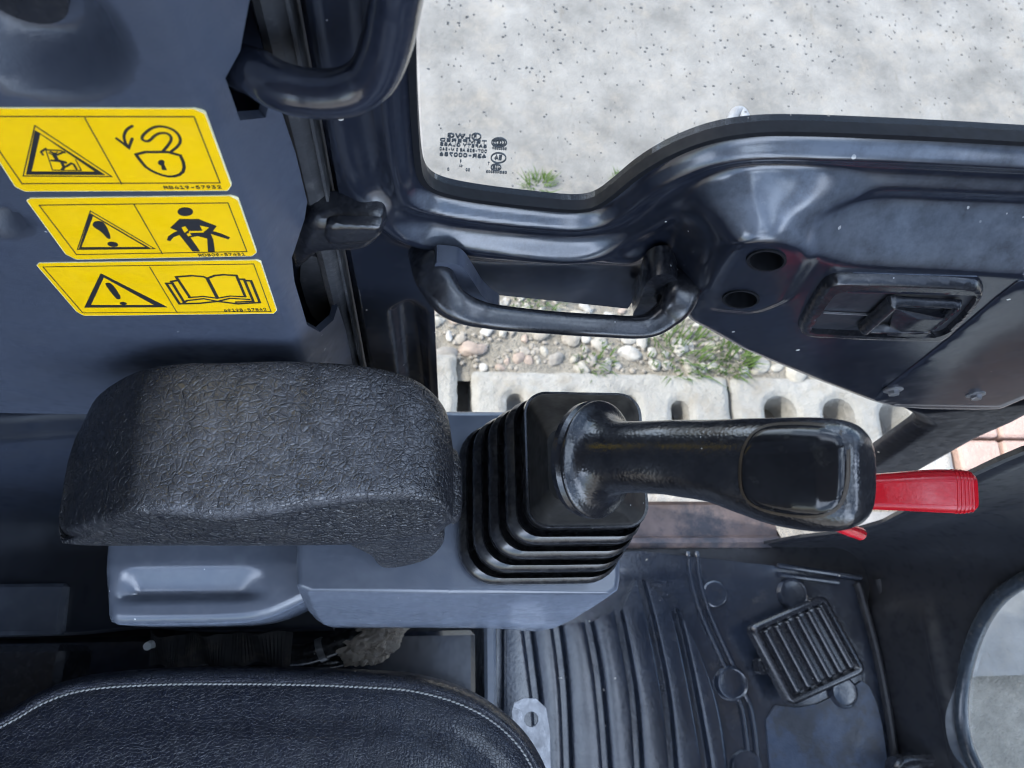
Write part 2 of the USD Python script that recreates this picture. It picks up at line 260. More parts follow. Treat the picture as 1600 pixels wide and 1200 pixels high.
# ------------------------------------------------------------------ the ground outside
GZ = -.45
def ground():
    obj('ground', flat(sbox(-40, -40, 40, 40), GZ-.30, GZ-.13, 'z'), 'dark_soil', kind='structure')
    far = sbox(-4, 1.10, 5, 7)
    obj('concrete_slab', flat(sbox(-3, 1.098, 5, 6), GZ-.12, GZ, 'z'), 'concrete', label='large pale concrete slab seen through the upper door window', category='concrete slab')
    # pebble strip: soil with pebbles bedded in it
    xs = np.linspace(-1.2, 3.4, 190); ys = np.linspace(.60, 1.10, 26)
    X_, Y_ = np.meshgrid(xs, ys, indexing='ij'); H = GZ-.03+.018*meshkit.fbm(np.stack([X_*14, Y_*14, X_*0], -1), 4, 3)
    n = X_.size; idx = np.arange(n).reshape(X_.shape); a, b, c_, d = idx[:-1, :-1].ravel(), idx[1:, :-1].ravel(), idx[1:, 1:].ravel(), idx[:-1, 1:].ravel()
    st = obj('pebble_strip', trimesh.Trimesh(np.c_[X_.ravel(), Y_.ravel(), H.ravel()], np.r_[np.c_[a, b, c_], np.c_[a, c_, d]], process=False), 'soil', smooth=True, kind='structure')
    base = trimesh.creation.icosphere(2)
    placed = []
    tries = 0
    while len(placed) < 298 and tries < 20000:
        tries += 1
        near = rng.random() < .72
        x = rng.uniform(-.1, 1.25); y = rng.uniform(.635, .80) if near else rng.uniform(.80, 1.07)
        r = rng.choice([.009, .012, .016, .021, .028, .035], p=[.2, .25, .22, .17, .11, .05])*rng.uniform(.85, 1.15) if near else rng.uniform(.006, .015)
        if any((x-a)**2+(y-b)**2 < (.86*(r+q))**2 for a, b, q in placed): continue
        placed.append((x, y, r))
        q_ = rng.uniform(0, 90); v = base.vertices*(1+.75*(meshkit.noise(base.vertices*1.2+q_, 5)[:, None]-.5)+.25*(meshkit.noise(base.vertices*3.1+q_, 6)[:, None]-.5))
        v = v*A([1.1, rng.uniform(.6, 1), rng.uniform(.4, .65)]); t = rng.uniform(0, 6.28); R = A([[math.cos(t), -math.sin(t), 0], [math.sin(t), math.cos(t), 0], [0, 0, 1]])
        obj('pebble', trimesh.Trimesh(v@R.T*r+A([x, y, GZ-.018]), base.faces, process=False), 'pebble_'+random.choice('aaddbce'), st, smooth=True)
    tiny = trimesh.creation.icosphere(1); gs = []
    for _ in range(1500):
        x, y, r = rng.uniform(-.1, 1.3), rng.uniform(.63, 1.09), rng.uniform(.002, .007)
        gs.append(trimesh.Trimesh(tiny.vertices*A([1, rng.uniform(.6, 1), .6])*r*(1+.5*(rng.random((len(tiny.vertices), 1))-.5))+A([x, y, GZ-.017]), tiny.faces, process=False))
    obj('gravel', cat(*gs), 'pebble_b', st, smooth=30, kind='stuff')
    # perforated slabs
    def slab(x0, x1, slots, lab, y0=.30, y1=.622, dz=0, skew=0):
        out = Polygon(sm_poly([(x0, y0), (x1, y0), (x1+skew, y1), (x0+skew, y1)], 0)).buffer(-.01).buffer(.01)
        o = A(out.segmentize(.012).exterior.coords); o = o+.005*(meshkit.noise(np.c_[o*40, o[:, :1]*0], 9)[:, None]-.5)
        p = Polygon(o).buffer(0)
        for cx, w, ya, yb in slots: p = p.difference(LineString([(cx, ya), (cx, yb)]).buffer(w/2))
        def fn(u, v, w):
            e = shapely.distance(p.boundary, shapely.points(np.c_[u, v])); n_ = meshkit.fbm(np.c_[u*30, v*30, u*0], 4, 2)
            return np.c_[u, v, np.where(w > .5, GZ+dz-.010*(1-sstep(0, .014, e))-.006*(n_-.3), GZ-.125)]
        obj('perforated_slab', plate(p, .007, fn), 'block_concrete', smooth=40, label=lab, category='paving slab')
    x = lambda px, py=630: onZ((px, py), GZ)[0]
    s = [(x(806), .042, .44, .548), (x(896), .045, .44, .552), (x(984), .045, .44, .548), (x(1064), .046, .44, .535)]
    slab(x(738, 600), x(1138, 600), s, 'pale perforated concrete slab behind the ribbed boot, with dark slots')
    slab(x(1146, 600), x(1470, 600), [(x(1222), .085, .42, .535), (x(1313), .085, .42, .53), (x(1400), .085, .42, .525)], 'perforated concrete slab behind the grip head, with wide sunlit slots', dz=-.004)
    slab(x(500, 600), x(714, 600), [], 'plain whitish concrete slab at the left end of the row, beside the door edge', dz=.006, y1=.66)
    # bricks further on
    k = 0
    for i in range(5):
        for j in range(5):
            bx, by = x(1482, 600)+i*.125, .30+j*.088
            q = bevel_box((bx, by, GZ-.1), (bx+.115, by+.079, GZ-.008+rng.uniform(-.004, .004)), .006)
            if j == 0 and i == 0: pv = thing('brick_path', 'pinkish brick paving between the black door frame and front cab corner', 'paving')
            obj('brick', q, 'pink_brick', pv)
    yb = onZ((1560, 1056), GZ)[1]
    obj('concrete_slab', flat(sbox(1.02, yb, 3.2, .285), GZ-.12, GZ-.006, 'z'), 'concrete', label='pale concrete slab seen through the lower front window at the right edge', category='concrete slab')
    obj('packed_earth', flat(sbox(-3, -6, 6, .298), GZ-.125, GZ-.03, 'z'), 'soil', kind='structure')
    # grass tufts
    def tuft(cx, cy, n, h, sp, lab):
        vs, fs = [], []
        for _ in range(n):
            a = rng.uniform(0, 6.28); r = sp*math.sqrt(rng.random()); p = A([cx+r*math.cos(a), cy+r*math.sin(a), GZ-.02])
            d = A([math.cos(a+rng.normal(0, .6)), math.sin(a+rng.normal(0, .6)), 0])*rng.uniform(.2, .9); L = h*rng.uniform(.5, 1.1); w = A([-d[1], d[0], 0]); w = w/np.linalg.norm(w)*.0022
            m1 = p+L*.55*A([d[0]*.4, d[1]*.4, 1]); t = p+L*A([d[0], d[1], .9]); k0 = len(vs)
            vs += [p-w, p+w, m1-w*.8, m1+w*.8, t]; fs += [[k0, k0+1, k0+3], [k0, k0+3, k0+2], [k0+2, k0+3, k0+4]]
        obj('grass_tuft', trimesh.Trimesh(vs, fs, process=False), 'grass', smooth=True, label=lab, category='grass')
    g = lambda px, py: onZ((px, py), GZ)[:2]
    tuft(*g(1065, 545), 120, .07, .085, 'bright green grass tuft by the right end of the pull handle, beside pebbles')
    tuft(*g(1150, 560), 110, .05, .05, 'small grass tuft right of the biggest one, under the door panel edge')
    tuft(*g(845, 462), 110, .045, .07, 'sparse grass seen through the opening of the pull handle')
    tuft(*g(842, 290), 120, .05, .035, 'little green tuft at the slab edge near the printed window corner')
    tuft(*g(968, 285), 60, .04, .022, 'tiny green tuft at the slab edge by the window curve')
    tuft(*g(930, 560), 60, .03, .05, 'thin grass blades among pebbles above the boot')
ground()
# ------------------------------------------------------------------ door
DY = .25                                                       # inner face of the door frame
def door():
    root = thing('cab_door', 'dark glossy cab door with curved window, pull handle and latch', 'door')
    win = xz([(640, 60), (643, 150), (646, 200), (650, 250), (655, 276), (670, 293), (700, 304), (760, 314), (860, 325), (905, 328), (935, 322), (965, 300), (1000, 270), (1050, 240), (1110, 217), (1170, 207), (1230, 205), (1350, 209), (1480, 215), (1600, 222), (1760, 230)], DY)
    win = Polygon(sm_poly(list(win)+[(win[-1][0]+.35, win[-1][1]), (win[-1][0]+.25, 1.62), (win[0][0], 1.62)], 3))
    PY = .214                                                  # face of the bulged lower panel
    xl = -.046
    low = list(xz([(1040, 478), (1061, 495), (1110, 520), (1162, 549), (1280, 598), (1365, 630), (1390, 637), (1440, 641)], PY))
    zb = .035
    right = xz([(1440, 641), (1520, 642), (1565, 641), (1610, 622), (1900, 520)], PY)
    hole = list(xz([(677, 440), (735, 449), (870, 463), (980, 475)], DY))+low+right[1:]+[(1.4, right[-1][1]), (1.4, zb-.2), (.70, zb-.2), (.68, zb), xz([(690, 760)], DY)[0][:1]+(zb,)]
    hole = Polygon(hole).buffer(0).buffer(-.003).buffer(.003)
    out = Polygon([(xl-.004, 1.70), (xl, .9), (xl+.006, .6), (xl+.006, -.03), (1.2, -.03), (1.2, 1.70)]).buffer(0)
    bar = Polygon(xz([(1395, 630), (1424, 646), (1431, 656), (1424, 664), (1363, 707), (1270, 777), (1345, 800), (1390, 765), (1432, 736), (1541, 674), (1600, 648), (1680, 605)], DY))
    bulge = Polygon(sm_poly(xz([(1066, 530), (1088, 470), (1112, 405), (1150, 366), (1235, 366), (1275, 398), (1340, 414), (1450, 418), (1600, 428), (1900, 440), (1900, 800), (1200, 800)], PY), 2))
    bx0, bx1 = onY((1140, 340), .24)[0], onY((1300, 340), .24)[0]
    lip = win.buffer(.034).exterior
    holes = [Polygon(xz([(cx+rx*math.cos(t), cy+ry*math.sin(t)) for t in np.linspace(0, 6.28, 28)[:-1]], y)) for cx, cy, rx, ry, y in ((1197, 402, 30, 16, .211), (1157, 463, 28, 13.5, .211), (1612, 386, 22, 26, .235))]
    boss = Polygon(xz([(1165, 380), (1205, 368), (1245, 385), (1250, 410), (1215, 470), (1180, 485), (1125, 480), (1120, 455)], .211)).buffer(-.006).buffer(.012)
    belt_edge = LineString(xz([(600, 330), (640, 372), (700, 392), (780, 398), (900, 400), (985, 405)], DY-.01))
    body = out.difference(win).difference(hole)
    for h in holes: body = body.difference(h)
    def disp(u, v):
        p = shapely.points(np.c_[u, v]); s = shapely.distance(win, p)      # 0 at the glass
        d = .007*np.exp(-((s-.0115)/.0042)**2)+.006*np.exp(-((s-.036)/.007)**2)+.004*sstep(.003, .011, s)
        sb_ = sdf(bulge, u, v); Lr = .020+.014*sstep(bx0, bx1, u); q_ = np.clip((sb_+Lr)/Lr, -.25, 1.15); b = np.where(q_ < .1, np.clip(q_+.1, 0, 1)**2/.4, np.where(q_ > .9, 1-(1.1-np.clip(q_, 0, 1.1))**2/.4, q_))
        d = d*(1-b*.8)+.036*b
        e = shapely.distance(hole, p); d = d-.004*(1-sstep(0, .004, e))*(b > .5)
        e2 = shapely.distance(belt_edge, p); d = d+.009*np.exp(-(e2/.012)**2)
        bs = sdf(boss, u, v); d = d+.0035*sstep(-.003, .003, bs)
        # pressed slot in the rear stile
        sl = Polygon(SLOT); d = d-.008*sstep(-.002, .006, sdf(sl, u, v))
        return d
    SLOT = [(t[0], t[1]) for t in xz([(612, 478), (640, 462), (662, 480), (672, 620), (630, 620)], DY)]
    from scipy.ndimage import gaussian_filter, map_coordinates
    gu, gv, gs_ = np.arange(-.10, 1.22, .0015), np.arange(-.05, 1.75, .0015), .0015
    GU, GV = np.meshgrid(gu, gv, indexing='ij'); DG = gaussian_filter(disp(GU.ravel(), GV.ravel()).reshape(GU.shape), 2.0)
    def dsp(u, v): return map_coordinates(DG, [(u-gu[0])/gs_, (v-gv[0])/gs_], order=3, mode='nearest')
    fn = lambda u, v, w: np.c_[u, DY+.006-w*(.006+dsp(u, v)), v]
    body = body.intersection(sbox(-.1, -.1, 1.2, 1.70))
    visible = body.intersection(sbox(-.1, .44, .66, 1.10)); rest = body.intersection(sbox(-.1, 1.10, 1.2, 1.7))
    low_part = body.intersection(sbox(-.1, -.1, 1.2, .44)).union(body.intersection(sbox(.66, .44, 1.2, 1.10))).buffer(0)
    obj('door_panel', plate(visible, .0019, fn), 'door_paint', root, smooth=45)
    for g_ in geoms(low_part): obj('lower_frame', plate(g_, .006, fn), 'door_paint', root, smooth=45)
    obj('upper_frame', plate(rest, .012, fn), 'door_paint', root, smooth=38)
    pane_hole = hole.intersection(sbox(-1, 0, xz([(1400, 680)], DY)[0][0], 2)).difference(Polygon(xz([(1431, 640), (1431, 656), (1363, 707), (1270, 777), (1500, 900), (1700, 640)], DY)))
    obj('lower_bar', plate(bar, .004, lambda u, v, w: np.c_[u, DY+.012-w*(.006+.016*np.sqrt(np.clip(sdf(bar, u, v)/.020, 0, 1))), v]), 'bar_black', root, smooth=50)
    for hh_ in holes[:2]: obj('hole_shade_ring', flat(hh_.buffer(.0006).difference(hh_.buffer(-.0010)), .2085, .262), 'seal_black', root)  # black rings added so the holes read as deep shade
    obj('outer_skin', flat(Polygon(xz([(1085, 420), (1200, 330), (1900, 330), (1900, 600), (1400, 600)], .265)), .268, .274), 'seal_black', root)
    # rubber seal round the glass and the panes
    def seal(poly, wi, y0, y1): return flat(poly.buffer(.001).difference(poly.buffer(-wi)), y0, y1)
    obj('window_seal', seal(win, .0026, DY-.002, DY+.009), 'seal_black', root)
    pane = obj('window_pane', flat(win.buffer(-.004), DY+.004, DY+.008), 'glass', root, smooth=False)
    obj('lower_pane', flat(unary_union(geoms(pane_hole)).buffer(.003), DY+.0065, DY+.0095), 'glass', root, smooth=False)
    # dirt specks on the glass
    vs = []
    for _ in range(620):
        px = (rng.uniform(640, 1620), rng.uniform(-20, 310) if rng.random() < .8 else rng.uniform(-20, 120)); c = onY(px, DY+.0035)
        if not win.buffer(-.008).contains(Point(c[0], c[2])): continue
        a, b = rng.uniform(.00025, .0008)*rng.uniform(.5, 1), rng.uniform(.00010, .00022); t = np.linspace(0, 6.28, 7)[:-1]
        vs.append(flat(Polygon(np.c_[c[0]+a*np.cos(t), c[2]+b*np.sin(t)]), DY+.0030, DY+.0038))
    obj('dirt_specks', cat(*vs), 'speck', pane, smooth=False, kind='stuff')
    # printing on the glass, read from outside
    ms = []
    def gtext(t, x1, x0, yb, h=None, bold=False):                # mirrored: starts at the right, zoomed pixel coordinates
        a, b = onY((640+x1/2.857, yb/2.857), DY+.0035), onY((640+x0/2.857, yb/2.857), DY+.0035)
        tm = meshkit.text_mesh(t, .004, .0004, bold=bold); v = A(tm.vertices); L = v[:, 0].max(); s = (a[0]-b[0])/L
        hh = onY((640+x1/2.857, (yb-(h or 14))/2.857), DY+.0035)[2]-a[2]
        q = trimesh.Trimesh(np.c_[a[0]-v[:, 0]*s, DY+.0038-v[:, 2]*2, a[2]+v[:, 1]*hh/.004], tm.faces[:, ::-1], process=False); ms.append(q)
    gtext('LWG', 275, 168, 618, 18, True)
    gtext('TEMPERED', 345, 135, 641, 13); gtext('SAFETY GLASS', 345, 135, 660, 13); gtext('DOT-825 AS 2 M-540', 345, 133, 681, 12); gtext('43R-000756', 343, 133, 705, 15, True)
    gtext('9', 232, 224, 725, 12); gtext('T', 356, 348, 735, 11); gtext('14', 234, 222, 744, 9); gtext('20', 270, 250, 763, 11); gtext('0', 178, 168, 760, 11)
    gtext('E000639', 433, 368, 668, 9); gtext('E4', 412, 378, 713, 20, True); gtext('JIS', 402, 370, 753, 17, True); gtext('DBCN08003', 434, 340, 774, 9); gtext('R', 300, 285, 616, 14)
    def gell(cx, cy, rx, ry, w=.0003):
        pts = xz([(640+(cx+rx*math.cos(t))/2.857, (cy+ry*math.sin(t))/2.857) for t in np.linspace(0, 6.2832, 40)], DY+.0035)
        ms.append(flat(LineString(pts).buffer(w), DY+.0030, DY+.0038))
    gell(400, 635, 33, 20); gell(411, 635, 13, 12); gell(399, 635, 13, 12); gell(388, 635, 13, 12); gell(397, 704, 33, 22); gell(386, 746, 22, 14); gell(298, 609, 20, 14)
    obj('glass_marking', cat(*ms), 'glass_print', pane, smooth=False)
    # pull handle
    C = [onY((672, 405), .238), onY((682, 438), .218), onY((708, 474), .203), onY((760, 493), .198), onY((850, 503), .196), onY((940, 509), .196), onY((1005, 510), .198), onY((1040, 492), .205), onY((1060, 462), .216), onY((1045, 432), .236)]
    h = obj('pull_handle', tube(C, [.0125, .0125, .0105, .0082, .0074, .0074, .0076, .0088, .0120, .013], 40, 8, 1.2, up=(0, -1, .45), power=3.4), 'black_plastic', root)
    web = Polygon(sm_poly(xz([(672, 405), (700, 406), (722, 410), (738, 434), (758, 466), (790, 486), (740, 492), (700, 472)], .222), 2))
    obj('handle_web', plate(web, .003, lambda u, v, w: np.c_[u, .232-w*(.026-.014*sstep(.755, .80, v)), v]), 'trim_plastic', h, label='grey inner web at the left end of the handle')
    web2 = Polygon(sm_poly(xz([(1012, 428), (1050, 420), (1068, 450), (1060, 475), (1030, 495), (1000, 498), (985, 490), (1000, 468)], .222), 2))
    obj('handle_web', plate(web2, .003, lambda u, v, w: np.c_[u, .240-w*(.020+.012*sstep(.80, .74, v)), v]), 'black_plastic', h, label='black web at the right end of the handle')
    # latch
    ly = 0.2040
    o = Polygon(sm_poly(xz([(1248, 522), (1282, 462), (1300, 448), (1330, 446), (1520, 452), (1542, 460), (1538, 478), (1490, 532), (1470, 541), (1430, 540), (1268, 534), (1252, 530)], ly), 2))
    inn = Polygon(sm_poly(xz([(1266, 522), (1300, 470), (1314, 461), (1342, 459), (1512, 466), (1528, 470), (1523, 482), (1481, 526), (1464, 532), (1420, 532), (1286, 527), (1268, 525)], ly), 2))
    bz = o.difference(inn)
    lat = obj('latch_bezel', plate(bz, .0018, lambda u, v, w: np.c_[u, 0.2150-w*(.003+.006*np.sin(np.pi*np.clip(sdf(bz, u, v)/.006, 0, .5))**.7), v]), 'black_plastic', root, smooth=40)
    obj('latch_cup', flat(inn.buffer(.004), 0.2105, 0.2115), 'wall_black', lat)
    ln = lambda pts, w, y: LineString(xz(pts, y)).buffer(w, cap_style=1)
    lever = unary_union([ln([(1352, 520), (1397, 480)], .0042, ly-.002), ln([(1393, 478), (1500, 484)], .0022, ly-.002), ln([(1352, 521), (1452, 522)], .0022, ly-.002), ln([(1500, 484), (1452, 522)], .0022, ly-.002)])
    obj('latch_lever', plate(lever, .0012, lambda u, v, w: np.c_[u, 0.2085-w*(.008*np.sqrt(np.clip(sdf2(lever, u, v)/.003, 0, 1))), v]), 'black_plastic', lat, smooth=45)
    pad = Polygon(xz([(1400, 484), (1480, 488), (1440, 518), (1385, 516)], 0.2085)); obj('latch_plate', plate(pad, .003, lambda u, v, w: np.c_[u, 0.2102-w*(.001+.006*sstep(.0, .02, u-pad.bounds[0])), v]), 'black_plastic', lat)
    obj('latch_rod', flat(ln([(1288, 491), (1358, 494)], .0006, 0.2080), 0.2085, 0.2098), 'zinc', lat)
    # raised ledge over the latch, cover plate, bolts
    led = Polygon(xz([(1330, 430), (1528, 436), (1532, 452), (1322, 448)], 0.2110)).buffer(-.002).buffer(.002)
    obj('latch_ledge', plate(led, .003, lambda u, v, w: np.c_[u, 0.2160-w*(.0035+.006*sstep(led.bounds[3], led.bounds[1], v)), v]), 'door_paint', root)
    cp = Polygon(xz([(1900, 470), (1592, 441), (1560, 465), (1480, 533), (1378, 612), (1366, 626), (1392, 634), (1563, 638), (1605, 620), (1900, 530)], 0.2115)).buffer(-.002).buffer(.002)
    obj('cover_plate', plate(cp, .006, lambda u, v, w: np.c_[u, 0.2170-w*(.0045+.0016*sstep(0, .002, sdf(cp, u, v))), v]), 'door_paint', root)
    for p in ((1397, 617), (1526, 624)):
        c = onY(p, 0.2060); rings = [[(c[0]+r*math.cos(t), y, c[2]+r*math.sin(t)) for t in np.linspace(0, 6.2832, 7)[:-1]] for r, y in ((.0052, 0.2115), (.0052, 0.2070), (.0045, 0.2058))]
        b = obj('bolt', loft(rings), 'zinc', root, smooth=False)
        rings = [[(c[0]+r*math.cos(t), y, c[2]+r*math.sin(t)) for t in np.linspace(0, 6.2832, 22)[:-1]] for r, y in ((.0085, 0.2120), (.0085, 0.2102), (.0076, 0.2096))]
        obj('washer', loft(rings), 'zinc', b)
    # outside striker loop seen through the glass
    P = [onY((1137, 220), .285), onY((1141, 196), .30), onY((1149, 177), .31), onY((1159, 176), .312), onY((1165, 194), .30), onY((1165, 220), .285)]
    obj('striker_loop', tube(P, .0035, 14, 6), 'steel_worn', root)
def sdf2(g, u, v):
    p = shapely.points(np.c_[u, v]); return np.where(shapely.contains(g, p), shapely.distance(g.boundary, p), 0)
door()
# ------------------------------------------------------------------ cab frame: pillar, seal strip, roof and posts
def cab():
    root = thing('operator_cab', 'dark painted cab frame with rubber door seal beside the warning stickers', 'excavator cab')
    obj('pillar', plate(Polygon([(-.16, 0), (-.058, 0), (-.058, 1.72), (-.16, 1.72)]), .02, lambda u, v, w: np.c_[u, .269-w*.009, v]), 'pillar_paint', root)
    obj('pillar_flange', bevel_box((-.16, .270, 0), (-.016, .30, 1.72), .004), 'pillar_paint', root)
    L = [onY(p, .246) for p in ((452, -60), (470, 60), (483, 150), (503, 300), (530, 430), (570, 590))]
    s0 = A([-.066, .250, 1.72]); s1 = A([-.0535, .250, .05])
    ring = lambda c, hw: [(c[0]+a*hw, c[1]-b, c[2]) for a, b in ((-1, -.01), (-1, .002), (-.75, .008), (-.3, .0105), (.2, .0095), (.7, .006), (.82, .010), (1, .010), (1, -.01))]
    obj('door_seal', loft([ring(s0+(s1-s0)*t, .0085) for t in np.linspace(0, 1, 60)]), 'rubber', root, smooth=25)
    obj('roof', bevel_box((-.95, -.95, 1.735), (.08, .30, 1.80), .02), 'pillar_paint', root)
    obj('roof_side', bevel_box((.081, .201, 1.735), (.62, .30, 1.80), .01), 'pillar_paint', root)
    obj('roof_side', bevel_box((.081, -.95, 1.735), (.62, -.86, 1.80), .01), 'pillar_paint', root)
    obj('added_roof_glass', bevel_box((.081, -.859, 1.765), (.62, .200, 1.771), .001), 'glass', root)  # unseen glass opening, added and sized to let sky brighten the interior
    obj('added_headliner', bevel_box((-.93, -.93, 1.722), (.07, .28, 1.734), .003), 'added_headliner', root)  # unseen pale lining, added to brighten reflections below
    obj('right_wall', bevel_box((-.90, -.95, 0), (.80, -.93, .55), .004), 'trim_plastic', root)
    obj('added_side_wall', bevel_box((-.94, .262, -.02), (-.161, .29, 1.734), .004), 'trim_plastic', root)  # unseen panel, added to stop sun leaking in behind the trim
    for k, (x, y) in enumerate(((.95, -.90), (-.90, -.90), (-.90, .24))):
        obj('post', bevel_box((x-.03, y-.03, -.05), (x+.03, y+.03, 1.719), .008), 'pillar_paint', root)
    obj('front_beam', bevel_box((.621, -.95, 1.725), (.70, .30, 1.795), .01), 'pillar_paint', root)
    obj('added_rear_wall', bevel_box((-.94, -.86, .0), (-.92, .26, 1.72), .004), 'trim_plastic', root)  # unseen; closed to full height to keep the sun out
    obj('floor_pan', flat(sbox(-.95, -.95, .86, .150), -.06, -.012, 'z'), 'wall_black', root)
    # door sill: a rounded ledge left of the mat
    prof = [(.150, -.05), (.150, -.006), (.158, .000), (.166, -.004), (.172, -.016), (.205, -.020), (.225, -.018), (.232, -.024), (.236, -.06)]
    obj('door_sill', loft([[(x, a, b) for a, b in prof] for x in np.linspace(-.5, .63, 40)]), 'sill_metal', root, smooth=30, label='dusty brownish door sill left of the mat')
    # front corner wall, bent round the corner, with the lower front window
    pc = [(.50, .150), (.72, .150)]+[(.72+.10*math.sin(t), .05+.10*math.cos(t)) for t in np.linspace(.1, 1.5, 12)]+[(.825, -.2), (.83, -.9)]
    pc = A(pc); seg = np.r_[0, np.cumsum(np.linalg.norm(np.diff(pc, axis=0), axis=1))]
    def at(s): return np.c_[np.interp(s, seg, pc[:, 0]), np.interp(s, seg, pc[:, 1])]
    def nrm(s): t = at(s+.004)-at(s-.004); t /= np.maximum(np.linalg.norm(t, axis=1, keepdims=True), 1e-9); return np.c_[-t[:, 1], t[:, 0]]   # outward
    def hit(p):
        r = ray(p); best = None
        for i in range(len(pc)-1):
            a, b = pc[i], pc[i+1]; M = np.c_[r[:2], -(b-a)]
            try: t, q = np.linalg.solve(M, a-CAM[:2])
            except np.linalg.LinAlgError: continue
            if t > 0 and -1e-6 <= q <= 1+1e-6 and (best is None or t < best[0]): best = (t, seg[i]+q*(seg[i+1]-seg[i]), CAM[2]+t*r[2])
        return best and best[1:]
    top = [hit(p) for p in ((1250, 845), (1330, 836), (1380, 822), (1430, 797), (1500, 757), (1560, 730), (1600, 714), (1700, 690))]
    top = [t for t in top if t]
    s_end = seg[-1]-.02
    outl = Polygon([(.0, -.05), (.0, -.02), (top[0][0]-.03, -.018)]+list(top)+[(top[-1][0]+.02, 1.0), (top[-1][0]+.02, 1.25), (s_end, 1.25), (s_end, -.05)]).buffer(0).buffer(-.008).buffer(.008)
    wp = [hit(p) for p in ((1600, 905), (1560, 935), (1530, 985), (1510, 1050), (1503, 1110), (1510, 1160), (1528, 1200), (1560, 1255), (1640, 1310), (1740, 1320), (1800, 1200), (1800, 1000), (1740, 900), (1660, 880))]
    wn = Polygon(sm_poly([w_ for w_ in wp if w_], 3))
    def fn(u, v, w):
        lean = .05*np.clip(1-v/.30, 0, 1)**2*sstep(.24, .40, u)      # foot curves into the floor
        off = np.where(w > .5, -lean-.010*np.exp(-((v-.11)/.012)**2)*sstep(.35, .45, u), .005)
        e = shapely.distance(outl.exterior, shapely.points(np.c_[u, v])); off = off+np.where(w > .5, .010*(1-sstep(0, .018, e)), 0)
        p = at(u)+nrm(u)*off[:, None]; return np.c_[p, v]
    obj('corner_wall', plate(outl.difference(wn), .006, fn), 'wall_black', root, smooth=40, label='black front corner wall curving up beside the red lever')
    ex = sm_poly(A(wn.exterior.coords)[:-1], 0); P = [np.r_[(at(A([s]))-nrm(A([s]))*.004)[0], z] for s, z in ex[::3]]
    C_ = A(P+[P[0]]); sl = obj('front_window_seal', tube(C_, .0105, 14, 3), 'seal_grey', root, label='worn grey rubber seal around the lower front window')
    wi = wn.buffer(-.004); obj('front_window_pane', plate(wi, .02, lambda u, v, w: np.c_[at(u)+nrm(u)*(.008+.004*(1-w))[:, None], v]), 'glass', root)
    # seam ridge on the wall foot
    r1 = [onZ(p, .03) for p in ((1425, 915), (1447, 985), (1462, 1060), (1480, 1180), (1500, 1300))]; obj('wall_ridge', tube(r1, .004, 10, 6), 'wall_black', root)
cab()
